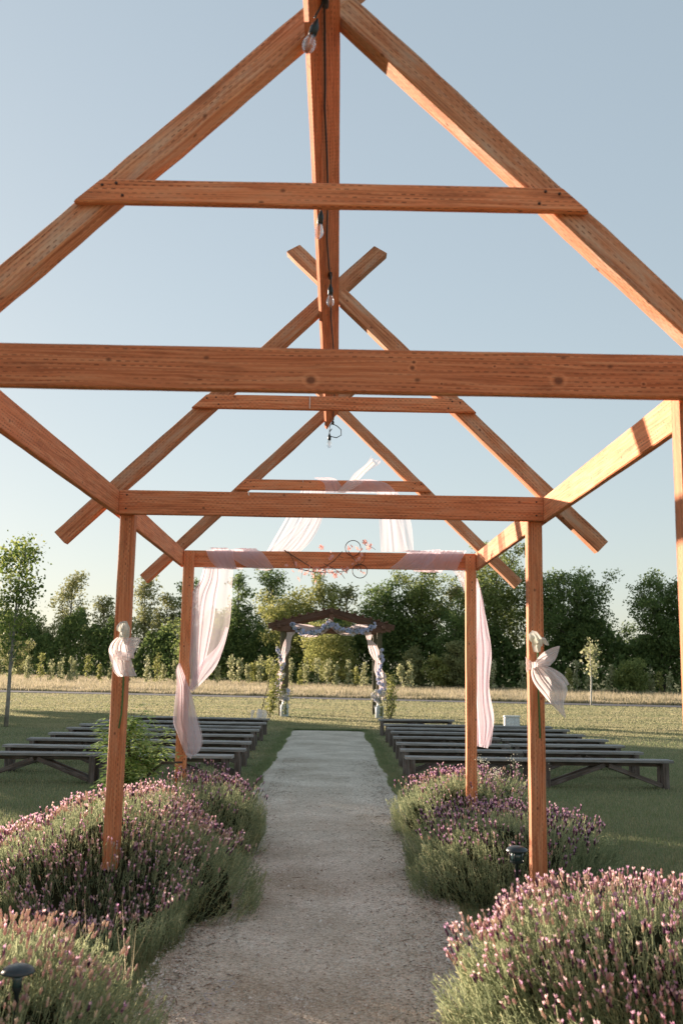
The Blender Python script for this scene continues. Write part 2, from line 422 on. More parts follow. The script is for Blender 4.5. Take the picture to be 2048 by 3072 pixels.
# small white hooks and a zip tie left on the timbers
M_white = plain('white_plastic', (0.75, 0.75, 0.72), 0.4)
M_tape = plain('clear_tape', (0.42, 0.36, 0.33), 0.3)
def strap(name, x, y, z, h, wd, mat, bend=0.01):
    a = Acc(); V, Fc = tube([(x, y-.004, z), (x+.001, y-.006, z-h*.5), (x+bend*.2, y-.007, z-h*.85), (x+bend, y-.006, z-h)], [wd, wd, wd, wd*.8], 5); a.add(V, Fc)
    o = a.build(name, mat, smooth=True); o.parent = arbor; o.matrix_parent_inverse = Matrix.Translation((0, -6.5, 0)); return o
strap('hook', -0.573, YF[2], ZT[2]+.004, .03, .004, M_white, .009)
strap('zip_tie', -0.165, YF[2], 3.49, .095, .0035, M_white, .001)
strap('hook', -0.30, YF[3], 3.485, .03, .003, M_white, .006)

# ------------------------------------------------------------------ string lights
M_cable = plain('black_rubber', (0.018, 0.022, 0.024), 0.45, noise_amt=.1)
M_socket = plain('dark_green_socket', (0.02, 0.035, 0.037), 0.4)
def glassmat(name):
    mt, t, o = new_mat(name)
    g = N(t, 'ShaderNodeBsdfGlass', IOR=1.3, Roughness=0.02); tp = N(t, 'ShaderNodeBsdfTransparent')
    lw = N(t, 'ShaderNodeBsdfGlossy', Roughness=0.04)
    m1 = N(t, 'ShaderNodeMixShader'); m1.inputs[0].default_value = 0.72
    t.links.new(g.outputs[0], m1.inputs[1]); t.links.new(tp.outputs[0], m1.inputs[2])
    m2 = N(t, 'ShaderNodeMixShader'); m2.inputs[0].default_value = 0.10
    t.links.new(m1.outputs[0], m2.inputs[1]); t.links.new(lw.outputs[0], m2.inputs[2])
    t.links.new(m2.outputs[0], o.inputs[0]); return mt
M_bulb = glassmat('bulb_glass')
M_fil = plain('filament', (0.5, 0.2, 0.1), 0.4)
lights = empty('string_lights', (-0.04, 6.5, 4.05))
tag(lights, 'black string light cable with clear bulbs running under the ridge board of the arbor', 'string lights')
def LP(o): o.parent = lights; o.matrix_parent_inverse = Matrix.Translation((0.04, -6.5, -4.05)); return o
under = lambda y, k=.075, d=.008: ridge(y) + e1*k - e2*d
cp = []
yy = 0.5
while yy < 9.75:
    sag = 0.014*abs(math.sin(yy*2.3)) if yy > 4 else .004
    cp.append(under(yy, .068 + .012*math.sin(yy*.9)+(.01 if yy > 6 else 0), .008+sag)); yy += .12
cp += [under(9.80, .05, .02), Vector((0.035, 9.82, 4.055)), Vector((0.075, 9.83, 4.02)), Vector((0.078, 9.84, 3.965)), Vector((0.03, 9.85, 3.94)), Vector((-0.03, 9.86, 3.955)), Vector((-0.045, 9.87, 4.0)), Vector((-0.02, 9.88, 4.04))]
a = Acc(); V, Fc = tube(cp, .0048, 6); a.add(V, Fc); LP(a.build('cable', M_cable, smooth=True))
BV, BF = lathe([(0.0001, -.112), (.012, -.108), (.022, -.094), (.026, -.078), (.024, -.062), (.0175, -.045), (.0135, -.034), (.013, -.028)], 14)
SV, SF = lathe([(.0135, -.030), (.016, -.028), (.0165, -.004), (.0175, .0), (.0165, .006), (.014, .018), (.008, .032), (.0045, .045)], 12)
FV, FF = tube([(-.004, 0, -.035), (-.004, 0, -.085), (0, 0, -.092), (.004, 0, -.085), (.004, 0, -.035)], .0011, 5)
bulb_me = sock_me = None
# y, drop below the cable, sideways swing
for (by, k, dz, tx, ty) in [(3.40, .055, .105, .25, -.1), (4.98, .03, .09, .1, 0.1), (6.05, .08, .10, 0, 0), (7.90, .11, .09, 0, 0), (9.86, .03, .12, .0, 0)]:
    base = under(by, k, .01); tip = base + Vector((0, 0, -dz+.04)) - Vector((tx*.1, 0, 0))
    a = Acc(); V, Fc = tube([under(by-.02, .07, .01), base+Vector((0, 0, -.01)), tip], .0042, 5); a.add(V, Fc); LP(a.build('lead', M_cable, smooth=True))
    if bulb_me is None:
        so = mesh_np('socket', SV, SF, M_socket, smooth=True); bo = mesh_np('bulb', BV, BF, M_bulb, smooth=True); fo = mesh_np('filament', FV, FF, M_fil, smooth=True)
        sock_me, bulb_me, fil_me = so.data, bo.data, fo.data
    else:
        so = link('socket', sock_me); bo = link('bulb', bulb_me); fo = link('filament', fil_me)
    so.location = tip - Vector((0, 0, .045)) - lights.location; so.rotation_euler = (ty, tx, 0); so.parent = lights
    bo.parent = so; fo.parent = bo
    a = Acc(); V, Fc = tube([under(by-.035, .075, .012), under(by+.035, .072, .014)], [.013, .013], 7); a.add(V, Fc); LP(a.build('cable_clip', M_cable, smooth=True))

# ------------------------------------------------------------------ ground
def groundmat():
    mt, t, o = new_mat('mown_lawn_soil')
    g = N(t, 'ShaderNodeNewGeometry')
    n1 = N(t, 'ShaderNodeTexNoise', Scale=0.35, Detail=6.0, Roughness=.6); t.links.new(g.outputs['Position'], n1.inputs['Vector'])
    n2 = N(t, 'ShaderNodeTexNoise', Scale=9.0, Detail=6.0, Roughness=.7); t.links.new(g.outputs['Position'], n2.inputs['Vector'])
    f = mth(t, 'ADD', mth(t, 'MULTIPLY', n1.outputs[0], .55), mth(t, 'MULTIPLY', n2.outputs[0], .45))
    col = ramp(t, f, [(0.35, (0.11, 0.125, 0.06)), (0.5, (0.18, 0.185, 0.095)), (0.62, (0.24, 0.21, 0.11)), (0.75, (0.33, 0.28, 0.17))])
    p = N(t, 'ShaderNodeBsdfPrincipled'); p.inputs['Roughness'].default_value = .95; p.inputs['Specular IOR Level'].default_value = .05
    t.links.new(col, p.inputs['Base Color'])
    bp = N(t, 'ShaderNodeBump', Strength=0.8, Distance=0.03); t.links.new(n2.outputs[0], bp.inputs['Height']); t.links.new(bp.outputs[0], p.inputs['Normal'])
    t.links.new(p.outputs[0], o.inputs[0]); return mt
def gravelmat():
    mt, t, o = new_mat('crushed_gravel')
    g = N(t, 'ShaderNodeNewGeometry')
    v1 = N(t, 'ShaderNodeTexVoronoi', Scale=85.0); t.links.new(g.outputs['Position'], v1.inputs['Vector'])
    v2 = N(t, 'ShaderNodeTexVoronoi', Scale=210.0); t.links.new(g.outputs['Position'], v2.inputs['Vector'])
    n1 = N(t, 'ShaderNodeTexNoise', Scale=1.1, Detail=6.0, Roughness=.62); t.links.new(g.outputs['Position'], n1.inputs['Vector'])
    n3 = N(t, 'ShaderNodeTexNoise', Scale=11.0, Detail=5.0, Roughness=.75); t.links.new(g.outputs['Position'], n3.inputs['Vector'])
    cr = ramp(t, N_sep(t, v1.outputs['Color']), [(0.0, (0.50, 0.44, 0.36)), (0.35, (0.68, 0.62, 0.53)), (0.7, (0.79, 0.74, 0.65)), (1.0, (0.88, 0.85, 0.78))])
    cr2 = ramp(t, N_sep(t, v2.outputs['Color']), [(0.0, (0.5, 0.5, 0.5)), (1.0, (1.25, 1.22, 1.18))])
    col = mixc(t, 0.6, cr, cr2, 'MULTIPLY')
    big = ramp(t, n1.outputs[0], [(0.3, (0.66, 0.62, 0.56)), (0.62, (1.02, 1.0, 0.97))])
    col = mixc(t, 1.0, col, big, 'MULTIPLY')
    deb = ramp(t, n3.outputs[0], [(0.60, (0, 0, 0)), (0.70, (1, 1, 1))])
    col = mixc(t, mth(t, 'MULTIPLY', deb, 0.55), col, (0.14, 0.085, 0.055))
    sp = N(t, 'ShaderNodeSeparateXYZ'); t.links.new(g.outputs['Position'], sp.inputs[0])
    near_tint = mth(t, 'MULTIPLY', mth(t, 'DIVIDE', mth(t, 'SUBTRACT', 10.5, mth(t, 'ADD', sp.outputs[1], mth(t, 'MULTIPLY', n1.outputs[0], 5.0))), 6.0, clamp=True), 0.55)  # colour turns browner and darker towards the near end of the path
    col = mixc(t, near_tint, col, mixc(t, 1.0, col, (0.78, 0.60, 0.43), 'MULTIPLY'))
    p = N(t, 'ShaderNodeBsdfPrincipled'); p.inputs['Roughness'].default_value = .92; p.inputs['Specular IOR Level'].default_value = .15
    t.links.new(col, p.inputs['Base Color'])
    h = mth(t, 'ADD', mth(t, 'MULTIPLY', v1.outputs['Distance'], -1.0), mth(t, 'MULTIPLY', n3.outputs[0], 0.8))
    bp = N(t, 'ShaderNodeBump', Strength=0.9, Distance=0.012); t.links.new(h, bp.inputs['Height']); t.links.new(bp.outputs[0], p.inputs['Normal'])
    t.links.new(p.outputs[0], o.inputs[0]); return mt
def N_sep(t, col):
    s = N(t, 'ShaderNodeSeparateColor'); t.links.new(col, s.inputs[0]); return s.outputs[0]
def asphalt():
    mt, t, o = new_mat('asphalt')
    g = N(t, 'ShaderNodeNewGeometry'); n1 = N(t, 'ShaderNodeTexNoise', Scale=3.0, Detail=6.0); t.links.new(g.outputs['Position'], n1.inputs['Vector'])
    p = N(t, 'ShaderNodeBsdfPrincipled'); p.inputs['Roughness'].default_value = .9
    t.links.new(ramp(t, n1.outputs[0], [(0.3, (0.05, 0.055, 0.065)), (0.7, (0.085, 0.09, 0.10))]), p.inputs['Base Color']); t.links.new(p.outputs[0], o.inputs[0]); return mt
M_ground = groundmat(); M_gravel = gravelmat(); M_road = asphalt()
def grid_sheet(name, xs, ys, zf, mat):
    V = [(x, y, zf(x, y)) for y in ys for x in xs]; nx = len(xs)
    Fc = [(j*nx+i, j*nx+i+1, (j+1)*nx+i+1, (j+1)*nx+i) for j in range(len(ys)-1) for i in range(len(xs)-1)]
    return mesh_np(name, V, Fc, mat, smooth=True)
gx = [-1500, -300, -100] + list(np.linspace(-60, 60, 61)) + [100, 300, 1500]
gy = [-800, -100, -20] + list(np.linspace(-4, 150, 100)) + [220, 500, 2200]
o = grid_sheet('lawn', gx, gy, lambda x, y: 0.0, M_ground); o['kind'] = 'structure'
# path edges wander a little
def pl(y): return -0.98 + 0.07*noise.noise(Vector((3.1, y*.8, 0))) + 0.04*noise.noise(Vector((9.1, y*3.7, 0))) + (0.13 if y < 9 else 0.13*max(0, 1-(y-9)/4))
def pr(y): return 0.90 + 0.07*noise.noise(Vector((7.7, y*.8, 5))) + 0.04*noise.noise(Vector((2.1, y*3.7, 5)))
V = []; Fc = []; ys = list(np.linspace(-6, 26.3, 220)); NX = 16
for y in ys:
    for k in range(NX+1):
        x = pl(y) + (pr(y)-pl(y))*k/NX
        e = min(k, NX-k)/NX
        yy = y + (0.10*noise.noise(Vector((x*3, 1.2, 0))) if y > 26.2 else 0)
        V.append((x, yy, 0.006 + 0.012*min(1, e*6) + 0.008*noise.noise(Vector((x*4, y*4, 0)))))
for j in range(len(ys)-1):
    for k in range(NX): Fc.append((j*(NX+1)+k, j*(NX+1)+k+1, (j+1)*(NX+1)+k+1, (j+1)*(NX+1)+k))
o = mesh_np('gravel_path', V, Fc, M_gravel, smooth=True); o['kind'] = 'structure'
# asphalt lane across the far side of the lawn
roady = lambda x: 53.6 - 0.235*x
V = []; Fc = []
xs = np.linspace(-120, 120, 61)
for x in xs: V += [(x, roady(x), 0.02), (x, roady(x)+3.0, 0.02)]
for i in range(60): Fc.append((2*i, 2*i+2, 2*i+3, 2*i+1))
o = mesh_np('road', V, Fc, M_road); o['kind'] = 'structure'
# loose stones on the gravel
def stones(n):
    y = 4.0 + G.random(n)**1.8*10; x = G.uniform(-0.93, 0.88, n); s = G.uniform(.003, .009, n)*(1+ (G.random(n) > .96)*1.0)
    base = np.array([(1, 0, 0), (-.5, .87, 0), (-.5, -.87, 0), (0, 0, .8)])
    ang = G.uniform(0, 6.28, n); c, sn = np.cos(ang), np.sin(ang)
    V = np.zeros((n, 4, 3)); j = base[None]*G.uniform(.7, 1.3, (n, 4, 3))
    V[:, :, 0] = x[:, None]+s[:, None]*(j[:, :, 0]*c[:, None]-j[:, :, 1]*sn[:, None])
    V[:, :, 1] = y[:, None]+s[:, None]*(j[:, :, 0]*sn[:, None]+j[:, :, 1]*c[:, None])
    V[:, :, 2] = 0.014+s[:, None]*j[:, :, 2]
    Fc = np.array([(0, 1, 3), (1, 2, 3), (2, 0, 3)])[None]+np.arange(n)[:, None, None]*4
    o = mesh_np('loose_gravel', V.reshape(-1, 3), Fc.reshape(-1, 3), M_stone, np.repeat(G.random(n), 3))
    tag(o, 'loose crushed stones lying on the gravel path', 'gravel', kind='stuff')
M_stone = leafmat('loose_stone', [(0, (0.26, 0.20, 0.145)), (.5, (0.52, 0.45, 0.37)), (1, (0.78, 0.74, 0.66))], trans=0.0, rough=.9)
stones(42000)
# leaf litter and twigs
M_litter = leafmat('dead_leaf_litter', [(0, (0.06, 0.03, 0.018)), (.6, (0.14, 0.075, 0.04)), (1, (0.22, 0.15, 0.09))], trans=0.1)
def litter(n):
    y = 4.2 + G.random(n)**1.5*14
    side = G.random(n)
    x = np.where(side < .5, 0.80-np.abs(G.normal(0, .22, n)), np.where(side < .8, -0.80+np.abs(G.normal(0, .15, n)), G.uniform(-.8, .8, n)))
    a = G.uniform(0, 6.28, n); L = G.uniform(.004, .016, n)*(1+(G.random(n) > .97)*4.0); wv = G.uniform(.002, .004, n)
    dx, dy = np.cos(a)*L, np.sin(a)*L; ex, ey = -np.sin(a)*wv, np.cos(a)*wv; z = .019+G.random(n)*.006
    V = np.stack([np.stack([x-dx, y-dy, z], 1), np.stack([x+ex, y+ey, z+.003], 1), np.stack([x+dx, y+dy, z], 1), np.stack([x-ex, y-ey, z+.002], 1)], 1)
    Fc = np.arange(n*4).reshape(n, 4)
    o = mesh_np('leaf_litter', V.reshape(-1, 3), Fc, M_litter, G.random(n)); tag(o, 'brown dead leaf bits scattered along the path edges', 'leaf litter', kind='stuff')
litter(6500)

# ------------------------------------------------------------------ grass
def blades(name, x, y, h, wd, mat, rnd, z0=0.0, lean=0.35, label='', cat='grass'):
    n = len(x); a = G.uniform(0, 6.28, n); la = G.uniform(0, 6.28, n); ln = np.abs(G.normal(0, lean, n))*h
    ex, ey = np.cos(a)*wd/2, np.sin(a)*wd/2
    z = np.full(n, z0)
    V = np.stack([np.stack([x-ex, y-ey, z], 1), np.stack([x+ex, y+ey, z], 1), np.stack([x+np.cos(la)*ln, y+np.sin(la)*ln, z+h], 1)], 1)
    Fc = np.arange(n*3).reshape(n, 3)
    o = mesh_np(name, V.reshape(-1, 3), Fc, mat, rnd)
    tag(o, label, cat, kind='stuff'); return o
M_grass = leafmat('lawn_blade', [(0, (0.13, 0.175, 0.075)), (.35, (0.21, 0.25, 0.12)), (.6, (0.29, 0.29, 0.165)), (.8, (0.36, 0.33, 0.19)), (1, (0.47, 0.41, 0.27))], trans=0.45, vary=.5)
M_dry = leafmat('dry_tall_grass', [(0, (0.16, 0.17, 0.085)), (.4, (0.34, 0.30, 0.19)), (1, (0.58, 0.49, 0.36))], trans=0.45, vary=.3)
def plv(y): return np.array([pl(v) for v in y])
def prv(y): return np.array([pr(v) for v in y])
def lawn_pts(n, y0, y1, xl, xr, pw=1.0, skip=True):
    """density falls with distance"""
    u = G.random(n); y = (y0**(1-pw) + u*(y1**(1-pw)-y0**(1-pw)))**(1/(1-pw)) if pw != 1 else y0*(y1/y0)**u
    lo, hi = -xl*y-1.5, xr*y+1.5
    x = lo+(hi-lo)*G.random(n)
    if skip:
        ok = ~((y < 26.35) & (x > plv(y)-.0+G.normal(0, .03, n)) & (x < prv(y)+G.normal(0, .03, n)))
        x, y = x[ok], y[ok]
    return x, y
x, y = lawn_pts(330000, 5.0, 27, .40, .42, 1.6)
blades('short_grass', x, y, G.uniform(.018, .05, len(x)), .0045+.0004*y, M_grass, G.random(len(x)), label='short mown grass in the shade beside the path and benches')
x, y = lawn_pts(230000, 26, 56.5, .40, .42, 1.7)
ok = y < roady(x)-.2; x, y = x[ok], y[ok]
mow = .55+.75*(.5+.5*np.sin((y+.15*x+.35*np.sin(x*.35))*4.2))**2*(.6+.5*np.sin(y*1.1+x*.12))
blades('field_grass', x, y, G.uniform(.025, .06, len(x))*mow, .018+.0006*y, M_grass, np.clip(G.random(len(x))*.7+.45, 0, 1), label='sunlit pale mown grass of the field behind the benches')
# ragged longer tufts along the path edge
n = 34000; y = 7.5+G.random(n)**1.3*19.5; side = G.random(n) < .5
x = np.where(side, plv(y)-np.abs(G.normal(0, .10, n))+.02, prv(y)+np.abs(G.normal(0, .10, n))-.02)
k = 0.6+0.8*np.array([noise.noise(Vector((a*2, b*2, 3))) for a, b in zip(x, y)])
blades('edge_grass', x, y, np.clip(G.uniform(.03, .09, n)*k, .015, .12), .007+.0003*y, M_grass, G.random(n)*.55, lean=.7, label='ragged longer grass tufts hanging over the edges of the gravel path')
n = 4000; x = G.uniform(-1.1, 1.0, n); y = 26.3+np.abs(G.normal(0, .06, n))
blades('edge_grass', x, y, G.uniform(.03, .09, n), .015+0*x, M_grass, G.random(n)*.4, label='longer grass rim at the far end of the gravel path')
# tall dry meadow strip between lane and trees
tree_y = lambda x: np.where(x < 0, 94 - 1.0*x, 94 - .55*x)
sap_y = lambda x: 84 - 0.30*x
n = 195000; x = G.uniform(-56, 42, n); t_ = G.random(n)**1.6
y = roady(x)+3.4 + t_*(tree_y(x)-roady(x)-4)
hh = G.uniform(.2, .45, n)*(0.75+.5*np.sin(x*.7+np.sin(y*.5)*2)**2)
hh[t_ < .06] *= .6
blades('tall_dry_grass', x, y, hh, .035+G.random(n)*.03, M_dry, np.clip(G.random(n)*.9+.1*(t_ > .2), 0, 1), lean=.22, label='strip of tall straw coloured meadow grass in front of the tree line')

# ------------------------------------------------------------------ trees
M_bark = plain('bark', (0.10, 0.08, 0.06), .9, scale=6, noise_amt=.3)
M_barkpale = plain('pale_bark', (0.30, 0.27, 0.23), .85, scale=6, noise_amt=.25)
LM = dict(
    dark=leafmat('leaf_dark', [(0, (0.063, 0.103, 0.034)), (.5, (0.125, 0.183, 0.061)), (1, (0.259, 0.312, 0.103))], trans=.42, vary=.45),
    mid=leafmat('leaf_mid', [(0, (0.094, 0.133, 0.042)), (.5, (0.189, 0.235, 0.075)), (1, (0.358, 0.377, 0.133))], trans=.45, vary=.4),
    light=leafmat('leaf_light', [(0, (0.155, 0.178, 0.056)), (.5, (0.296, 0.310, 0.101)), (1, (0.497, 0.466, 0.186))], trans=.4, vary=.4),
    olive=leafmat('leaf_olive', [(0, (0.134, 0.151, 0.064)), (.5, (0.252, 0.260, 0.114)), (1, (0.403, 0.395, 0.185))], trans=.4, vary=.4),
    pale=leafmat('leaf_pale', [(0, (0.213, 0.237, 0.112)), (.5, (0.388, 0.400, 0.213)), (1, (0.600, 0.575, 0.350))], trans=.4),
)
def leaf_quads(cen, size, aspect=.6, up=0.0):
    """random oriented leaf quads at centres"""
    n = len(cen); d = G.normal(0, 1, (n, 3)); d /= np.linalg.norm(d, axis=1)[:, None]
    e = G.normal(0, 1, (n, 3)); e -= d*(d*e).sum(1)[:, None]; e /= np.linalg.norm(e, axis=1)[:, None]
    s = size[:, None] if hasattr(size, '__len__') else size
    a = d*s*.5; b = e*s*.5*aspect
    V = np.stack([cen-a, cen+b, cen+a, cen-b], 1)
    return V.reshape(-1, 3), np.arange(n*4).reshape(n, 4)
def grow(base, h, r0, spread, nl, seed, lean=0.0, start=.25, upness=.7):
    """trunk + limbs; returns Acc of wood and list of twig tips (point, weight)"""
    q = random.Random(seed); a = Acc(); tips = []
    pts = []; x, y = 0, 0
    for i in range(9):
        t = i/8; x += q.uniform(-1, 1)*.03*h*.3 + lean*h/8; y += q.uniform(-1, 1)*.03*h*.3
        pts.append(Vector((base[0]+x, base[1]+y, base[2]+t*h*.92)))
    V, Fc = tube(pts, [r0*(1-.9*i/8)+.01 for i in range(9)], 6); a.add(V, Fc)
    tips.append(pts[-1])
    for k in range(nl):
        t = start + (1-start)*(k+q.random())/nl*.95
        i = min(7, int(t*8)); p = pts[i].lerp(pts[i+1], t*8-i)
        ang = k*2.4+q.uniform(-.5, .5)
        uu = (t-start)/max(1e-3, 1-start)
        L = spread*math.sin(math.pi*min(.97, .16+.74*uu))**.7*q.uniform(.7, 1.15)
        d = Vector((math.cos(ang), math.sin(ang), upness*q.uniform(.6, 1.5))).normalized()
        lp = [p]; c = p.copy()
        for s in range(4):
            d = (d+Vector((q.uniform(-.25, .25), q.uniform(-.25, .25), q.uniform(-.05, .3)))).normalized()
            c = c+d*L/4; lp.append(c.copy())
            if s >= 1:
                for _ in range(2):
                    d2 = (d+Vector((q.uniform(-1, 1), q.uniform(-1, 1), q.uniform(-.5, .8)))).normalized()
                    e = c+d2*L*q.uniform(.2, .42); tips.append(e)
                    V, Fc = tube([c, (c+e)/2+Vector((0, 0, .02*L)), e], [r0*.13, r0*.09, r0*.03], 4, False); a.add(V, Fc)
        tips.append(c)
        rr = r0*(1-.8*t)*.5
        V, Fc = tube(lp, [rr, rr*.75, rr*.55, rr*.35, rr*.12], 5); a.add(V, Fc)
    return a, tips
def tree(name, x, y, h, spread, kind, label, cat='tree', nl=9, start=.25, leaf=.26, per=60, clus=1.0, r0=None, seed=0, lean=0.0, bark=None, upness=.7, fill=0, group=None, gap=0.0, aspect=.6, keep_low=True):
    root = empty(name, (x, y, 0)); tag(root, label, cat, group)
    a, tips = grow((0, 0, 0), h, r0 or h*.022, spread, nl, seed, lean, start, upness)
    wd = a.build('trunk', bark or M_bark, root, smooth=True)
    T_ = np.array([tuple(p) for p in tips])
    if fill:
        # extra clumps filling a lumpy crown volume
        g2 = np.random.default_rng(seed+5); n = fill
        d = g2.normal(0, 1, (n, 3)); d /= np.linalg.norm(d, axis=1)[:, None]
        rr = g2.random(n)**.45
        lump = 1+.28*np.array([noise.noise(Vector((v[0]*1.7+seed, v[1]*1.7, v[2]*1.7))) for v in d])*2
        zc = h*(start+1)/2; rz = h*(1-start)/2
        E = np.stack([d[:, 0]*spread*.8*rr*lump, d[:, 1]*spread*.8*rr*lump, zc+d[:, 2]*rz*rr*np.minimum(lump, 1.08)], 1)
        T_ = np.concatenate([T_, E])
    m_ = len(T_)
    cr = clus*G.uniform(.6, 1.25, m_)
    cnt = np.maximum(6, (per*(cr/clus)**2)).astype(int)
    idx = np.repeat(np.arange(m_), cnt); n = len(idx)
    off = G.normal(0, 1, (n, 3)); off /= np.linalg.norm(off, axis=1)[:, None]; off *= (G.random(n)**.5)[:, None]
    off[:, 2] *= .72
    cen = T_[idx]+off*cr[idx][:, None]
    cen = cen[cen[:, 2] > (.25 if keep_low else h*start*.6)]
    n = len(cen)
    V, Fc = leaf_quads(cen, G.uniform(.6, 1.3, n)*leaf, aspect)
    cr_ = mesh_np('crown', V, Fc, LM[kind] if isinstance(kind, str) else kind, np.clip(G.random(n)*.9+.05, 0, 1), parent=root)
    return root
# far tree line; u = column in the picture, top = row of the crown top (both of 1568 x 2352)
FT = 'trees of the far tree line'
def topz(v, u, y): return 1.6 + ((2008-0.0162*(993-u*1.306)) - v*1.306)*y/2960.4
def far(u, v, w_px, dy, **k):
    q_ = (u*1.306-993)/2960; y0 = 94/(1+1.0*q_) if q_ < 0 else 94/(1+.55*q_); y = y0+dy*.6; h = topz(v, u, y)
    k['leaf'] = k.get('leaf', .26)*y/95*.95; k['clus'] = k.get('clus', 1.0)*y/92; sp = w_px*1.306/2*y/2960*1.3
    k['per'] = int(k.get('per', 60)*1.15); k['fill'] = int(k.get('fill', 0)*1.5+12)
    return tree('tree', px(u, y), y, h, sp, **k)
far(165, 1335, 86, 6, kind='olive', label='loose round-topped tree with forked trunk alone against the sky on the left', nl=11, start=.34, per=30, leaf=.26, clus=.75, seed=1, upness=1.6, r0=.28, keep_low=False)
far(238, 1385, 70, 4, kind='olive', label='small thin tree just left of the left post with the white bow', nl=9, start=.3, per=30, leaf=.26, clus=.8, seed=2, upness=1.3)
far(60, 1432, 110, 2, kind='mid', label='low leafy tree at the left edge behind the staked young tree', nl=9, start=.2, per=45, clus=.9, seed=3, fill=40)
far(335, 1345, 80, 5, kind='olive', label='slender tree with several bare stems right of the left bow post', nl=9, start=.4, per=26, leaf=.26, clus=.8, seed=4, upness=1.8, keep_low=False)
far(385, 1370, 60, 4, kind='olive', label='thin tree with wispy top between the two left posts', nl=8, start=.4, per=26, clus=.7, seed=44, upness=1.8, keep_low=False)
far(425, 1330, 56, 9, kind='dark', label='tall narrow tree behind the left draped post', nl=9, start=.35, per=30, clus=.8, seed=5, upness=1.6)
far(478, 1470, 130, -2, kind='mid', label='broad low tree behind the hanging left drape', nl=10, start=.15, per=50, clus=1.0, seed=6, fill=60)
far(553, 1315, 60, 4, kind='dark', label='sparse dark tree with airy top right of the hanging left drape', nl=9, start=.4, per=24, leaf=.28, clus=.8, seed=7, upness=1.7, keep_low=False)
far(545, 1440, 130, 0, kind='dark', label='broad dark tree low behind the right edge of the hanging left drape', nl=10, start=.15, per=55, clus=1.0, seed=77, fill=80)
far(628, 1312, 84, 6, kind='dark', label='tall dark loose tree left of the wooden wedding arch', nl=10, start=.35, per=36, clus=.85, seed=8, upness=1.4, fill=10)
far(665, 1372, 110, -2, kind='light', label='yellowish tree behind the left half of the wedding arch roof', nl=11, start=.25, per=55, clus=.9, seed=9, fill=70)
far(735, 1338, 100, 4, kind='light', label='taller yellowish tree behind the ridge of the wedding arch', nl=10, start=.3, per=40, clus=.8, seed=10, upness=1.2, fill=25)
far(795, 1350, 60, 7, kind='olive', label='thin topped tree with a bare forked twig right of the arch ridge', nl=8, start=.4, per=24, clus=.7, seed=11, upness=1.8)
far(762, 1452, 118, -7, kind='light', label='round leafy yellow-green tree framed in the opening of the wedding arch', nl=10, start=.12, per=60, clus=.75, seed=12, fill=80, leaf=.22)
far(882, 1360, 118, 0, kind='dark', label='rounded dark green tree right of the wedding arch', nl=11, start=.2, per=60, clus=.95, seed=13, fill=100)
far(968, 1315, 120, 3, kind='mid', label='full green tree left of the right draped post', nl=11, start=.25, per=55, clus=.95, seed=14, fill=80)
far(1040, 1345, 60, 6, kind='olive', label='slim pale green tree behind the top of the right draped post', nl=8, start=.3, per=40, clus=.8, seed=15, upness=1.3)
far(1140, 1272, 170, 4, kind='mid', label='tallest tree of the line, between the two right posts', nl=14, start=.2, per=60, clus=1.1, seed=16, fill=130)
far(1060, 1430, 130, -3, kind='dark', label='dark bushy tree at the foot of the right draped post', nl=10, start=.1, per=60, clus=1.0, seed=17, fill=90)
far(1240, 1325, 84, 5, kind='dark', label='dark tree directly behind the right bow post', nl=10, start=.25, per=50, clus=.9, seed=18, fill=50)
far(1325, 1318, 130, 1, kind='dark', label='broad dark tree right of the right bow', nl=13, start=.2, per=60, clus=1.0, seed=19, fill=110)
far(1420, 1455, 90, 6, kind='dark', label='low sparse tree in the bright sky gap on the right', nl=9, start=.2, per=24, clus=.8, seed=20, fill=14)
far(1515, 1332, 120, -1, kind='dark', label='broad dark tree at the right edge of the view', nl=13, start=.15, per=60, clus=1.0, seed=21, fill=120)
far(1610, 1345, 120, 3, kind='dark', label='dark tree cut by the right border of the view', nl=10, start=.15, per=50, clus=1.0, seed=22, fill=70)
far(-60, 1400, 120, 3, kind='mid', label='tree beyond the left border of the view', nl=10, start=.2, per=40, clus=1.0, seed=23, fill=50)
# dark understory mass (uncountable thicket)
def thicket(name, x0, x1, n, hf, dy, kind, label, size=.34):
    x = G.uniform(x0, x1, n); t = G.random(n)
    top = hf(x)*tree_y(x)/92
    z = top*(G.random(n)**.7); y = tree_y(x)+dy-2.2+4.5*G.random(n)*(1.0-.35*z/top)+z*.25
    cen = np.stack([x, y, z+.1], 1); V, Fc = leaf_quads(cen, G.uniform(.6, 1.4, n)*size)
    o = mesh_np(name, V, Fc, LM[kind], np.clip(G.random(n), 0, 1)); tag(o, label, 'thicket', kind='stuff')
hfu = lambda x: 4.0+1.0*np.sin(x*.35)+.9*np.sin(x*.93+1)+.5*np.sin(x*2.3)+np.where(x < -8, .5, .9)
thicket('thicket', -62, 42, 100000, hfu, 0, 'dark', 'dense dark thicket of brush filling the foot of the tree line', .36)
thicket('thicket', -62, -9, 30000, lambda x: 5.2+1.0*np.sin(x*.5)+.6*np.sin(x*1.7), 1.5, 'olive', 'lighter olive brush topping the thicket on the left', .3)
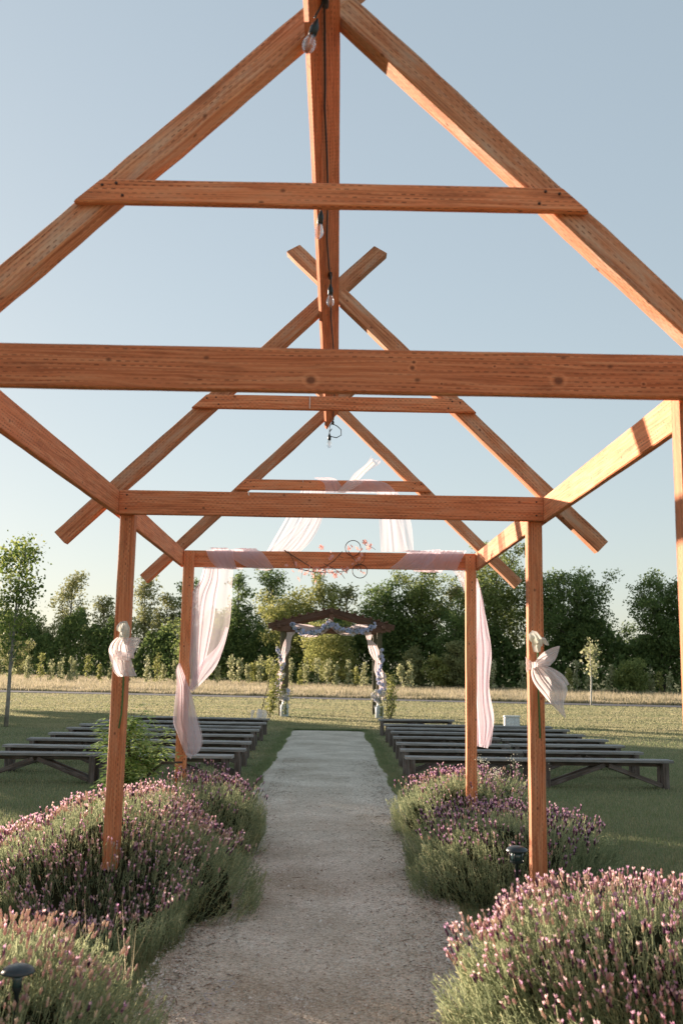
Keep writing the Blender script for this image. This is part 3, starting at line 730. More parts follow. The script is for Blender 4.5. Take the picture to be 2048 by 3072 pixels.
# countable bushes right of the arch
for k, (u, v, wp, kd, lb) in enumerate([(945, 1500, 60, 'olive', 'sunlit olive bush right of the wedding arch foot'), (1010, 1520, 70, 'light', 'pale yellow-green bush left of the right draped post'), (1045, 1470, 60, 'olive', 'taller olive bush behind the right draped post'), (600, 1535, 50, 'light', 'pale bush left of the wedding arch foot'), (1440, 1540, 90, 'mid', 'rounded green bush under the bright sky gap'), (40, 1500, 120, 'olive', 'wide bush behind the trunk of the staked young tree')]):
    yb = float(tree_y((u*1.306-993)/2960*92))-4.5; h = topz(v, u, yb)
    tree('bush', px(u, yb), yb, h, wp*1.306/2*yb/2960, kd, lb, 'bush', nl=9, start=.05, leaf=.2, per=45, clus=.5, seed=60+k, fill=45, r0=.06)
# row of planted saplings in front of the trees
def sapling_leaves(root, h, n, wd, leaf, mat, seed, stemr=.03, bark=M_barkpale, low=.15):
    q = random.Random(seed)
    a = Acc(); V, Fc = tube([(0, 0, 0), (q.uniform(-.05, .05), 0, h*.5), (q.uniform(-.08, .08), 0, h)], [stemr, stemr*.7, stemr*.2], 5); a.add(V, Fc)
    a.build('trunk', bark, root, smooth=True)
    g2 = np.random.default_rng(seed)
    m_ = 16; t = low+(1-low)*g2.random(m_); ang = g2.uniform(0, 6.28, m_); r = wd*(1.05-t*.75)*g2.uniform(.4, 1, m_)
    cc = np.stack([np.cos(ang)*r, np.sin(ang)*r, t*h], 1); idx = g2.integers(0, m_, n)
    cen = cc[idx]+g2.normal(0, 1, (n, 3))*np.array([.10, .10, .13])*h/2.2
    V, Fc = leaf_quads(cen, g2.uniform(.6, 1.3, n)*leaf); mesh_np('crown', V, Fc, mat, g2.random(n), parent=root)
ORD = 'first second third fourth fifth sixth seventh eighth ninth tenth eleventh twelfth thirteenth fourteenth fifteenth sixteenth seventeenth eighteenth'.split()
cnts = {}
sap = [12, 38, 75, 105, 128, 150, 171, 181, 210, 237, 262, 300, 345, 368, 383, 406, 425, 470, 505, 534, 553, 572, 600, 625, 668, 690, 702, 730, 752, 772, 800, 818, 836, 918, 940, 1080, 1128, 1195, 1300, 1318, 1345, 1395, 1448, 1484, 1505, 1530, 1560]
for k, u in enumerate(sap):
    q = random.Random(300+k)
    yb = float(sap_y((u*1.306-993)/2960*82))-3*q.random(); h = q.uniform(1.6, 2.6)
    r_ = empty('sapling', (px(u, yb), yb, 0)); sapling_leaves(r_, h, 300, .36*q.uniform(.7, 1.2), .19, LM['pale'] if q.random() < .8 else LM['light'], 300+k)
    side = 'left of the left draped post' if u < 410 else 'between the left drape and the arch' if u < 640 else 'seen through the wedding arch' if u < 860 else 'between the arch and the right posts' if u < 1200 else 'right of the right bow post'
    cnts[side] = cnts.get(side, 0)+1
    tag(r_, '%s pale sapling from the left in the row %s' % (ORD[cnts[side]-1], side), 'sapling', 'pale saplings planted in a row before the trees')
# young staked tree on the left lawn
def young(x, y, h, label, seed, n, leaf, spread, start, kind, bark, r0, upn=1.7, nl=12):
    root = empty('young_tree', (x, y, 0)); tag(root, label, 'tree')
    a, tips = grow((0, 0, 0), h, r0, spread, nl, seed, 0, start, upn)
    a.build('trunk', bark, root, smooth=True)
    q = np.random.default_rng(seed); T_ = np.array([tuple(p) for p in tips])
    lo = T_[:, 2] > h*start*.8; T_ = T_[lo]
    idx = q.integers(0, len(T_), n); cen = T_[idx]+q.normal(0, 1, (n, 3))*np.array([.13, .13, .20])
    V, Fc = leaf_quads(cen, q.uniform(.6, 1.3, n)*leaf, .8); mesh_np('crown', V, Fc, kind, q.random(n), parent=root)
M_young = leafmat('young_maple_leaf', [(0, (0.075, 0.120, 0.030)), (.5, (0.165, 0.225, 0.053)), (1, (0.330, 0.360, 0.105))], trans=.5)
young(-8.35, 26.1, 4.65, 'young leafy tree with a slim grey trunk on the left lawn', 402, 2700, .09, 1.15, .30, M_young, M_barkpale, .055, 1.9, 15)
young(px(1350, 50.5), 50.5, 3.3, 'slim young tree with a white trunk and sparse pale leaves right of the right bow', 405, 260, .15, .62, .40, LM['pale'], plain('white_tree_guard', (0.6, 0.57, 0.5), .7), .04, .9, 9)
# trees outside the left border whose shade lies over the path and benches
for k, (x, y, h, st) in enumerate([(-30, 20, 2.4, .05), (-30.5, 24.5, 2.5, .05), (-29.5, 28.5, 2.8, .05), (-30.3, 32.5, 3.3, .05), (-30, 36.5, 4.8, .05), (-29.7, 40.5, 6.0, .3), (-30.3, 44.5, 6.4, .6), (-30, 48.3, 6.4, .6), (-30, 52.0, 6.0, .66), (-30, 15.5, 2.4, .05), (-30, 11, 2.4, .05)]):
    tree('roadside_tree', x, y, h, 2.9, 'mid', '%s bushy tree in the row outside the left border' % ['third nearest', 'fourth nearest', 'fifth nearest', 'sixth nearest', 'seventh nearest', 'eighth nearest', 'ninth nearest', 'tenth nearest', 'farthest', 'second nearest', 'nearest'][k], nl=12, start=st, per=15, clus=.8, leaf=.7, seed=80+k, fill=80 if st > .3 else 220, group='row of trees left of the lawn', keep_low=st < .3)

# ------------------------------------------------------------------ benches
def make_bench(L=1.86):
    root = empty('bench')
    for k, (yc, wd) in enumerate(((-.073, .14), (.073, .14))):
        o = board('seat_plank', (0, yc, .385), (L, yc, .385), wd, .038, (0, 1, 0), M_seat, bev=.004); o.parent = root
    for xl in (.09, L-.11):
        for yo in (-.075, .075):
            o = board('leg', (xl, yo, -0.02), (xl, yo, .365), .13, .085, (0, 1, 0), M_bench, bev=.004, seg=3); o.parent = root
    o = board('cross_rail', (.05, 0, .335), (L-.05, 0, .335), .055, .04, (0, 0, 1), M_bench, bev=.003, seg=6); o.parent = root
    for a_, b_ in (((.14, 0, .05), (L*.5-.03, 0, .325)), ((L-.16, 0, .05), (L*.5+.03, 0, .325))):
        o = board('brace', (a_[0], -.10, a_[2]), (b_[0], -.10, b_[2]), .06, .035, (0, 0, 1), M_bench, bev=.003, seg=4); o.parent = root
        o = board('brace', (a_[0], .10, a_[2]), (b_[0], .10, b_[2]), .06, .035, (0, 0, 1), M_bench, bev=.003, seg=4); o.parent = root
    return root
proto = make_bench(); used = [False]
ordn = ['nearest', 'second nearest', 'third', 'fourth', 'fifth', 'sixth', 'seventh', 'farthest']
rowsR = [(14.42, 1.08, 4.90), (15.72, 1.10, 4.88), (17.1, 1.13, 5.0), (18.5, 1.17, 5.1), (20.15, 1.22, 5.1), (21.45, 1.22, 5.1), (22.7, 1.21, 5.0), (25.0, 1.2, 3.1)]
rowsL = [(14.05, -4.92, -1.30), (15.4, -4.92, -1.25), (16.8, -4.97, -1.28), (18.3, -5.05, -1.36), (19.9, -5.15, -1.37), (21.15, -5.2, -1.43), (22.6, -5.2, -1.40), (24.6, -5.25, -1.45)]
for side, rows in (('right', rowsR), ('left', rowsL)):
    for i, (y, xa, xb) in enumerate(rows):
        nb = 1 if xb-xa < 2.2 else 2
        Lb = (xb-xa)/nb
        for k in range(nb):
            b = proto if not used[0] else copy_tree(proto); used[0] = True
            b.location = (xa+k*Lb+.01, y+R.uniform(-.03, .03), -R.uniform(0, .012)); b.rotation_euler = (R.uniform(-.012, .012), R.uniform(-.006, .006), R.uniform(-.02, .02))
            b.scale = ((Lb-.02)/1.86, 1, 1)
            inner = (k == 0) if side == 'right' else (k == nb-1)
            where = 'path' if inner else 'outer'
            tag(b, 'grey wooden bench at the %s end of the %s row on the %s' % (where, ordn[i], side), 'bench', 'wooden benches in rows beside the path')

# things left on and behind the last benches
M_tulw = tulle('white_tulle', (0.86, 0.80, 0.79), .72, .2)
M_box = plain('white_box_plastic', (0.72, 0.74, 0.76), .5)
bm = bmesh.new(); bmesh.ops.create_cube(bm, size=1); bmesh.ops.scale(bm, vec=(.40, .22, .40), verts=bm.verts); bmesh.ops.bevel(bm, geom=bm.edges[:], offset=.015, segments=2, affect='EDGES')
rb = empty('storage_box', (4.88, 27.0, 0)); tag(rb, 'white storage box standing on the grass behind the benches on the right', 'box')
o = mesh_bm('body', bm, M_box, rb); o.location = (0, 0, .2)
bm = bmesh.new(); bmesh.ops.create_cube(bm, size=1); bmesh.ops.scale(bm, vec=(.425, .245, .05), verts=bm.verts); bmesh.ops.bevel(bm, geom=bm.edges[:], offset=.012, segments=2, affect='EDGES')
o = mesh_bm('lid', bm, M_white, rb); o.location = (0, 0, .425)

# ------------------------------------------------------------------ lavender
M_core = plain('bush_light_block', (0.022, 0.024, 0.012), 1.0, scale=20, spec=0)  # near-black colour of the added light-blocking dome inside each bush
M_lstem = leafmat('lavender_stem', [(0, (0.105, 0.134, 0.073)), (.4, (0.227, 0.268, 0.146)), (.75, (0.406, 0.439, 0.252)), (1, (0.585, 0.552, 0.325))], trans=.5, rough=.7)
M_lhead = leafmat('lavender_head', [(0, (0.08, 0.035, 0.075)), (.3, (0.22, 0.10, 0.17)), (.55, (0.48, 0.29, 0.31)), (.8, (0.58, 0.43, 0.36)), (1, (0.64, 0.54, 0.42))], trans=.5, rough=.75)
M_lbract = leafmat('lavender_bract', [(0, (0.40, 0.20, 0.38)), (.4, (0.62, 0.38, 0.50)), (.75, (0.80, 0.56, 0.58)), (1, (0.84, 0.66, 0.58))], trans=.55, rough=.6)
def lavender(cx, cy, rx, ry, h, label, dips=(), nst=2600, nfl=900, old=.3, purple=.5, seed=0, droop=.0, stalk=1.0, scale=1.0, bracts=.55):
    g = np.random.default_rng(900+seed)
    root = empty('lavender_bush', (cx, cy, 0)); tag(root, label, 'lavender', 'lavender bushes along the path')
    def surf(th, ph):
        # th azimuth, ph 0 top .. 1 rim ; lumpy dome
        lump = np.array([noise.noise(Vector((math.cos(a)*1.6*p+seed*3, math.sin(a)*1.6*p, p*1.3))) for a, p in zip(th, ph)])
        lump2 = np.array([noise.noise(Vector((math.cos(a)*5*p+seed*3, math.sin(a)*5*p, p*4))) for a, p in zip(th, ph)])
        ca = np.cos(ph*math.pi/2); sa = np.sin(ph*math.pi/2)
        k = 1+.30*lump+.14*lump2
        zz = np.maximum(ca, 0)**.62*h*(1+.22*lump+.14*lump2)
        X, Y = np.cos(th)*rx*sa**.85*k, np.sin(th)*ry*sa**.85*k
        for (ax_, ay_, ar_, am_) in dips: zz = zz*(1-am_*np.exp(-((X+cx-ax_)**2+(Y+cy-ay_)**2)/ar_**2))
        return np.stack([X, Y, zz], 1), ca, sa
    # dark inner dome, added to stop light passing through the bush
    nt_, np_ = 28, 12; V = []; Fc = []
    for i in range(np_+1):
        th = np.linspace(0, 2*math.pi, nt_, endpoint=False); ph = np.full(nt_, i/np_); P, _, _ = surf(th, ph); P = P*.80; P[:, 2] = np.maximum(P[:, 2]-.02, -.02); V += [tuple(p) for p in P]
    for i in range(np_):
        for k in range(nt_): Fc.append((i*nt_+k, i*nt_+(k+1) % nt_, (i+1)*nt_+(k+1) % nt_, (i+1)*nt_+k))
    mesh_np('light_block_core', V, Fc, M_core, smooth=True, parent=root)
    n = nst; th = g.uniform(0, 2*math.pi, n); ph = np.arccos(1-g.random(n)*.97)/(math.pi/2)
    P, ca, sa = surf(th, ph)
    nd = np.stack([np.cos(th)*sa*.62, np.sin(th)*sa*.62, .75+ca*.8], 1)+g.normal(0, .17, (n, 3)); nd /= np.linalg.norm(nd, axis=1)[:, None]
    L = g.uniform(.10, .22, n)*scale
    up = g.uniform(-.07, .055, n)*scale
    isfl = np.zeros(n, bool)
    score = g.random(n)*(.35+ca); isfl[np.argsort(-score)[:nfl]] = True
    up = np.where(isfl, np.abs(up)*1.15*stalk, up*.8-.02)
    tip = P+nd*up[:, None]; base = tip-nd*L[:, None]-np.stack([np.cos(th)*0, 0*th, 0*th], 1)
    bend = g.normal(0, .012, (n, 3)); mid = (tip+base)/2+bend
    side = np.cross(nd, g.normal(0, 1, (n, 3))); side /= np.linalg.norm(side, axis=1)[:, None]
    wv = .0019*scale
    V = np.stack([base-side*wv, base+side*wv, mid-side*wv, mid+side*wv, tip-side*wv*.6, tip+side*wv*.6], 1)
    i0 = np.arange(n)[:, None]*6
    Fc = np.concatenate([i0+np.array([[0, 1, 3, 2]]), i0+np.array([[2, 3, 5, 4]])], 0)
    tone = np.clip(g.normal(.5, .18, n), 0, 1)
    rn = np.concatenate([tone, tone])
    # narrow leaves along every stem
    nl = 8; ii = np.repeat(np.arange(n), nl); m_ = len(ii)
    t = g.random(m_)*np.where(isfl[ii], .72, 1.0); lp = base[ii]+(tip-base)[ii]*t[:, None]
    ld = nd[ii]*.9+g.normal(0, .5, (m_, 3)); ld /= np.linalg.norm(ld, axis=1)[:, None]
    ls = np.cross(ld, g.normal(0, 1, (m_, 3))); ls /= np.linalg.norm(ls, axis=1)[:, None]
    ll = g.uniform(.016, .036, m_)*scale
    lw = .0021*scale
    V2 = np.stack([lp, lp+ld*ll[:, None]*.5+ls*lw, lp+ld*ll[:, None], lp+ld*ll[:, None]*.5-ls*lw], 1)
    F2 = np.arange(m_*4).reshape(m_, 4)+n*6
    V = np.concatenate([V.reshape(-1, 3), V2.reshape(-1, 3)]); Fc = np.concatenate([Fc, F2]); rn = np.concatenate([rn, np.clip(tone[ii]+g.normal(0, .15, m_), 0, 1)])
    o = mesh_np('stems', V, Fc, M_lstem, rn, parent=root); o['kind'] = 'stuff'
    # flower heads
    f = np.where(isfl)[0]; k = len(f); ax = nd[f]+g.normal(0, .10, (k, 3)); ax[:, 2] += .15; ax /= np.linalg.norm(ax, axis=1)[:, None]
    e = np.cross(ax, g.normal(0, 1, (k, 3))); e /= np.linalg.norm(e, axis=1)[:, None]; e3 = np.cross(ax, e)
    isold = g.random(k) < old
    hl = g.uniform(.024, .042, k)*scale*np.where(isold, .9, 1); hr = g.uniform(.0042, .0068, k)*scale
    prof = [(0, .35), (.25, .95), (.6, 1.0), (.9, .62), (1.02, .12)]; ns = 5
    rings = []
    for (tt, rr) in prof:
        for s in range(ns):
            a = 2*math.pi*s/ns+tt*2
            jit = g.uniform(.6, 1.35, k)
            rings.append(tip[f]+ax*(hl*tt)[:, None]+(e*math.cos(a)+e3*math.sin(a))*(hr*rr*jit)[:, None])
    V = np.stack(rings, 1); nv = V.shape[1]; q = []
    for i in range(len(prof)-1):
        for s in range(ns): q.append((i*ns+s, i*ns+(s+1) % ns, (i+1)*ns+(s+1) % ns, (i+1)*ns+s))
    q = np.array(q); Fc = (np.arange(k)[:, None, None]*nv+q[None]).reshape(-1, 4)
    tn = np.where(isold, g.uniform(.65, 1, k), g.uniform(0, .5, k)*(1.5-purple))
    rn = np.clip(np.repeat(tn, len(q))+g.normal(0, .10, k*len(q)), 0, 1)
    o = mesh_np('flower_heads', V.reshape(-1, 3), Fc, M_lhead, rn, parent=root); o['kind'] = 'stuff'
    fr = np.where((~isold | (g.random(k) < bracts)))[0]; nb = 4; ii = np.repeat(fr, nb); m_ = len(ii)
    a = np.tile(np.arange(nb)*2*math.pi/nb, len(fr))+g.uniform(-.4, .4, m_)
    rd = e[ii]*np.cos(a)[:, None]+e3[ii]*np.sin(a)[:, None]; sd = np.cross(ax[ii], rd)
    b0 = tip[f][ii]+ax[ii]*(hl[ii]*.88)[:, None]; bl = g.uniform(.012, .022, m_)[:, None]*scale; bw = g.uniform(.0035, .006, m_)[:, None]*scale
    dd = ax[ii]+rd*g.uniform(.15, .7, m_)[:, None]
    V = np.stack([b0, b0+dd*bl*.55+sd*bw, b0+dd*bl, b0+dd*bl*.55-sd*bw], 1)
    tb = np.clip(np.repeat(g.random(len(fr)), nb)*.8+g.normal(0, .1, m_)+(.2 if purple < .5 else -.05), 0, 1)
    o = mesh_np('bracts', V.reshape(-1, 3), np.arange(m_*4).reshape(m_, 4), M_lbract, tb, parent=root); o['kind'] = 'stuff'
    return root
lavender(-1.62, 3.95, .98, .98, .52, 'nearest brownish faded lavender bush at the lower left corner beside the garden lamp', nst=6200, nfl=1300, old=.97, purple=.2, seed=1, bracts=.05)
lavender(-1.50, 7.0, .98, 1.25, .64, 'large lavender bush with pink sunlit heads around the foot of the left bow post', ((-1.38, 6.2, .48, .85), (-1.25, 5.85, .5, .6), (-2.55, 7.2, .6, .6), (-2.4, 8.0, .5, .3)), nst=8200, nfl=2000, old=.62, purple=.25, seed=2)
lavender(-1.16, 9.0, .66, 1.15, .60, 'green shaded lavender bush by the path around the left draped post', ((-1.48, 9.1, .35, .6),), nst=4900, nfl=600, old=.4, purple=.7, seed=3)
lavender(1.78, 4.62, 1.32, 1.12, .56, 'big front lavender bush with bright pink heads at the lower right', (), nst=10000, nfl=2700, old=.62, purple=.2, seed=4)
lavender(1.42, 7.85, .84, 1.05, .50, 'dark purple lavender bush behind the right garden lamp', ((1.42, 6.85, .3, .6),), nst=5600, nfl=700, old=.25, purple=1.0, seed=5)
lavender(1.38, 10.1, .74, .95, .60, 'small lavender bush around the foot of the right draped post', ((1.38, 9.35, .36, .75),), nst=4300, nfl=560, old=.45, purple=.7, seed=6)
# odd long grass blades sticking out of the bushes
n = 26; x = np.concatenate([G.uniform(-1.25, -.9, 14), G.uniform(1.5, 2.4, 12)]); y = np.concatenate([G.uniform(4.7, 5.2, 14), G.uniform(5.0, 5.7, 12)])
blades('weed_grass', x, y, G.uniform(.30, .58, n), .0055+0*x, M_dry, G.random(n), label='long weed grass blades poking out of the lavender', cat='grass')
# white umbel weed in the bush by the right draped post
umb = empty('white_umbel_weed', (1.62, 9.1, 0)); tag(umb, 'fine white flowering weed in the lavender by the right draped post', 'weed')
a = Acc(); vt = []
for k in range(9):
    q = random.Random(70+k); b = Vector((q.uniform(-.05, .05), q.uniform(-.1, .1), .3)); e = Vector((q.uniform(-.22, .3), q.uniform(-.2, .2), q.uniform(.66, .84)))
    V, Fc = tube([b, (b+e)/2+Vector((.02, 0, 0)), e], [.003, .002, .0015], 4, False); a.add(V, Fc)
    for j in range(26):
        vt.append(e+Vector((q.gauss(0, .032), q.gauss(0, .032), q.gauss(0, .02))))
a.build('stalks', M_lstem, umb)
V, Fc = leaf_quads(np.array([tuple(v) for v in vt]), .012, .9); o = mesh_np('florets', V, Fc, leafmat('floret', [(0, (.5, .5, .38)), (1, (.7, .68, .55))], .3), G.random(len(vt)), parent=umb); o['kind'] = 'stuff'

# ------------------------------------------------------------------ wisteria shrub by the left draped post
wis = empty('wisteria_shrub', (-1.82, 9.15, 0)); wis.scale = (1.08, 1.08, 1.12); tag(wis, 'gnarled green leafy wisteria shrub beside the left draped post', 'shrub')
a = Acc(); tips = []
q = random.Random(5)
tr = [Vector((.0, 0, 0)), Vector((.03, 0, .3)), Vector((-.03, .02, .5)), Vector((.04, 0, .68)), Vector((.02, 0, .82))]
V, Fc = tube(tr, [.03, .026, .022, .018, .012], 7); a.add(V, Fc)
V, Fc = tube([(.03, 0, .3), (.12, .0, .5), (.3, .05, .66), (.46, .12, .66)], [.016, .014, .012, .008], 6); a.add(V, Fc)
for k in range(50):
    b = tr[q.randrange(2, 5)] if q.random() < .75 else Vector((.2, .03, .6))
    if q.random() < .42: b = Vector((q.uniform(-.05, .1), 0, q.uniform(.15, .35)))
    ang = q.uniform(0, 6.28); e = b+Vector((math.cos(ang)*q.uniform(.1, .34), math.sin(ang)*q.uniform(.1, .28), q.uniform(-.02, .34)))
    V, Fc = tube([b, (b+e)/2+Vector((0, 0, .04)), e], [.006, .004, .002], 4, False); a.add(V, Fc); tips.append((b, e))
a.build('trunk', M_bark, wis, smooth=True)
LV = []; LF = []; LR = []
def leaflet(p, d, s, L, wv, r):
    i = len(LV); LV.extend([tuple(p), tuple(p+d*L*.45+s*wv+Vector((0, 0, .003))), tuple(p+d*L), tuple(p+d*L*.45-s*wv)]); LF.append((i, i+1, i+2, i+3)); LR.append(r)
for (b, e) in tips:
    for m_ in range(12):
        p = b.lerp(e, q.uniform(.35, 1.05)); ang = q.uniform(0, 6.28); d = Vector((math.cos(ang), math.sin(ang), q.uniform(-.5, .5))).normalized(); tone = q.random()
        s = d.cross(Vector((0, 0, 1))).normalized(); Lr = q.uniform(.10, .17)
        for j in range(5):
            c = p+d*Lr*(j+1)/5+Vector((0, 0, -.012*j*j*.3))
            for sg in (-1, 1):
                dd = (s*sg+d*.6+Vector((0, 0, q.uniform(-.5, .1)))).normalized(); leaflet(c, dd, d.cross(dd).cross(dd).normalized(), q.uniform(.045, .07), .0115, min(1, max(0, tone+q.gauss(0, .12))))
M_wis = leafmat('wisteria_leaf', [(0, (0.124, 0.201, 0.054)), (.5, (0.248, 0.358, 0.109)), (1, (0.466, 0.559, 0.217))], trans=.35, rough=.45)
o = mesh_np('foliage', LV, LF, M_wis, LR, parent=wis); o['kind'] = 'stuff'

# ------------------------------------------------------------------ garden lamps
M_lampc = plain('dark_lamp_metal', (0.018, 0.03, 0.034), .35, spec=.6)
M_lampg = plain('smoked_glass', (0.05, 0.09, 0.09), .15, spec=.7)
def garden_lamp(x, y, z, s, label, lens=True):
    r_ = empty('garden_lamp', (x, y, 0)); tag(r_, label, 'lamp')
    V, Fc = lathe([(.001, z+.0*s), (.05*s, z-.003*s), (.082*s, z-.018*s), (.094*s, z-.035*s), (.094*s, z-.043*s), (.07*s, z-.048*s), (.001, z-.048*s)], 22); o = mesh_np('cap', V, Fc, M_lampc, smooth=True, parent=r_)
    V, Fc = lathe([(.001, z-.046*s), (.030*s, z-.046*s), (.026*s, z-.12*s), (.001, z-.12*s)], 12) if not lens else lathe([(.001, z-.05*s), (.056*s, z-.05*s), (.052*s, z-.12*s), (.001, z-.12*s)], 16); mesh_np('lens', V, Fc, M_lampg, smooth=True, parent=r_)
    for k in range(6 if lens else 0):
        t = k*math.pi/3; V, Fc = tube([(.062*s*math.cos(t), .062*s*math.sin(t), z-.045*s), (.058*s*math.cos(t), .058*s*math.sin(t), z-.125*s)], .004*s, 5); mesh_np('rib', V, Fc, M_lampc, parent=r_)
    V, Fc = lathe([((.062 if lens else .028)*s, z-.12*s), ((.062 if lens else .028)*s, z-.135*s), (.014*s, z-.15*s), (.012*s, -.02)], 12); mesh_np('stake', V, Fc, M_lampc, smooth=True, parent=r_)
garden_lamp(-1.06, 3.68, .56, .62, 'dark garden lamp sunk in the faded bush at the lower left corner', False)
garden_lamp(1.16, 6.22, .56, .70, 'dark garden lamp in the lavender left of the right bow post')
# white ribbon on the gravel
M_rib = tulle('ribbon', (0.62, 0.58, 0.60), .62, .1)
def ribbon(pts, wd, name, label):
    P = [Vector(p) for p in pts]; fine = []
    for i in range(len(P)-1):
        p0, p1, p2, p3 = P[max(i-1, 0)], P[i], P[i+1], P[min(i+2, len(P)-1)]
        for k in range(6):
            t = k/6; fine.append(.5*((2*p1)+(-p0+p2)*t+(2*p0-5*p1+4*p2-p3)*t*t+(-p0+3*p1-3*p2+p3)*t**3))
    fine.append(P[-1]); bm = bmesh.new(); uvl = bm.loops.layers.uv.new('cloth'); prev = None
    for i, p in enumerate(fine):
        d = (fine[min(i+1, len(fine)-1)]-fine[max(i-1, 0)]).normalized(); s = d.cross(Vector((0, 0, 1))).normalized()
        w_ = wd*(.6+.4*math.sin(i*.9)); z = Vector((0, 0, .004*math.sin(i*1.7)))
        a_, b_ = bm.verts.new(p+s*w_+z), bm.verts.new(p-s*w_-z)
        if prev:
            f = bm.faces.new((prev[0], prev[1], b_, a_))
            for l, uvv in zip(f.loops, ((0.1, i*.1), (.9, i*.1), (.9, i*.1+.1), (.1, i*.1+.1))): l[uvl].uv = uvv
        prev = (a_, b_)
    o = mesh_bm(name, bm, M_rib, smooth=True); tag(o, label, 'ribbon'); return o
def gp(u, v, z=.03):   # ground point under a picture position (full-size pixels)
    d = F*2960.4+R2*(u-1024)-U2*(v-1536); k = (z-CAM.z)/d.z; return CAM+d*k
ribbon([gp(440+u/3.136, 2680+v/3.136) for u, v in ((665, 822), (740, 820), (815, 830), (800, 870), (700, 910), (620, 938), (550, 942), (555, 985), (620, 1020), (622, 1070), (580, 1120), (480, 1142), (370, 1145))], .0075, 'ribbon', 'thin white ribbon curled on the gravel at the lower left')

# ------------------------------------------------------------------ tulle drapes
M_tulle = tulle('pink_tulle', (0.80, 0.69, 0.74), .70, .05)
M_tulle_l = tulle('sheer_tulle', (0.80, 0.72, 0.74), .36, .04)
M_bow = tulle('bow_tulle', (0.90, 0.83, 0.82), .76, .05)
def cloth(name, rows, mat, parent=None, nu=36, pleats=5, amp=.02, seed=0, sub=6, side=None, phase=0.0, jag=0.0):
    """rows: list of (left point, right point[, pleat amplitude]) down the cloth. Rows are splined."""
    q = random.Random(seed)
    rr = [(Vector(r[0]), Vector(r[1]), (r[2] if len(r) > 2 else amp)) for r in rows]
    def cr(a, b, c, d, t): return .5*((2*b)+(-a+c)*t+(2*a-5*b+4*c-d)*t*t+(-a+3*b-3*c+d)*t**3)
    fine = []
    for i in range(len(rr)-1):
        g = [rr[max(i-1, 0)], rr[i], rr[i+1], rr[min(i+2, len(rr)-1)]]
        for k in range(sub):
            t = k/sub; fine.append((cr(g[0][0], g[1][0], g[2][0], g[3][0], t), cr(g[0][1], g[1][1], g[2][1], g[3][1], t), g[1][2]*(1-t)+g[2][2]*t))
    fine.append(rr[-1])
    bm = bmesh.new(); uvl = bm.loops.layers.uv.new('cloth'); grid = []; nv = len(fine)
    off = [q.uniform(-.35, .35) for _ in range(8)]
    for j, (A, B, am) in enumerate(fine):
        Cn = (fine[min(j+1, nv-1)][0]+fine[min(j+1, nv-1)][1]-fine[max(j-1, 0)][0]-fine[max(j-1, 0)][1]).normalized()
        d = (B-A); nrm = d.cross(Cn)
        nrm = nrm.normalized() if nrm.length > 1e-6 else Vector((0, -1, 0))
        row = []
        for i in range(nu+1):
            s = i/nu; ss = s+.05*math.sin(s*pleats*4.1+seed)+.02*math.sin(j*.21+s*9)
            dz = math.sin(ss*pleats*2*math.pi+phase+.35*math.sin(j*.13+seed)) + .16*math.sin(ss*pleats*4.7*math.pi+seed+j*.05)
            p = A.lerp(B, s)+nrm*am*.34*dz
            if jag and j == nv-1: p = p+Cn*jag*math.sin(s*7+seed)
            row.append(bm.verts.new(p))
        grid.append(row)
    for j in range(nv-1):
        for i in range(nu):
            f = bm.faces.new((grid[j][i], grid[j][i+1], grid[j+1][i+1], grid[j+1][i])); f.smooth = True
            for l, uvv in zip(f.loops, ((i/nu, j/6), ((i+1)/nu, j/6), ((i+1)/nu, (j+1)/6), (i/nu, (j+1)/6))): l[uvl].uv = uvv
    return mesh_bm(name, bm, mat, parent, smooth=True)
def P(u, v, y):       # point at depth y seen at full-size pixel (u, v)
    d = F*2960.4+R2*(u-1024)-U2*(v-1536); return CAM+d*(y/d.y)
def wrap(name, u0, u1, z0, z1, yf, yb, turns, wd, parent, mat, seed, dirn=1):
    """band of cloth wound round a beam (beam along x), n turns"""
    rows = []; n = int(turns*8)+1
    for i in range(n):
        t = i/8*2*math.pi; x = u0+(u1-u0)*i/(n-1)
        zc, yc = (z0+z1)/2, (yf+yb)/2
        c_, s_ = math.cos(t), math.sin(t)
        kz = max(-1, min(1, 1.35*c_)); ky = max(-1, min(1, 1.35*s_))
        z = zc+kz*((z1-z0)/2+.012); y = yc-ky*((yb-yf)/2+.016)
        rows.append(((x-wd/2, y, z), (x+wd/2, y, z), .008))
    return cloth(name, rows, mat, parent, nu=30, pleats=4, amp=.006, seed=seed, sub=5)
yC = YF[3]
# left drape
dl = empty('tulle_drape', (-1.2, yC, 2.7)); tag(dl, 'pink tulle drape round the left end of the far beam and down its post', 'drape', 'pink tulle drapes on the far frame of the arbor')
IV = Matrix.Translation((1.2, -yC, -2.7))
def DL(o, e=dl): o.parent = e; o.matrix_parent_inverse = Matrix.Translation(-e.location); return o
yd = yC+.03
DL(wrap('beam_wrap', -1.16, -0.80, 2.60, 2.775, yC+.10, yC+.145, 1.25, .17, None, M_tulle, 1))
DL(cloth('beam_wrap', [(P(690, 1648, yC+.06), P(770, 1648, yC+.06), .01), (P(700, 1675, yC+.05), P(790, 1660, yC+.05), .012), (P(740, 1700, yC+.05), P(812, 1690, yC+.05), .012), (P(800, 1712, yC+.06), P(822, 1706, yC+.06), .004)], M_tulle, pleats=4, seed=3))
DL(cloth('beam_wrap', [(P(618, 1650, yC+.06), P(700, 1650, yC+.06), .008), (P(630, 1680, yC+.045), P(700, 1672, yC+.045), .012), (P(655, 1708, yC+.05), P(712, 1708, yC+.05), .01)], M_tulle, pleats=4, seed=13))
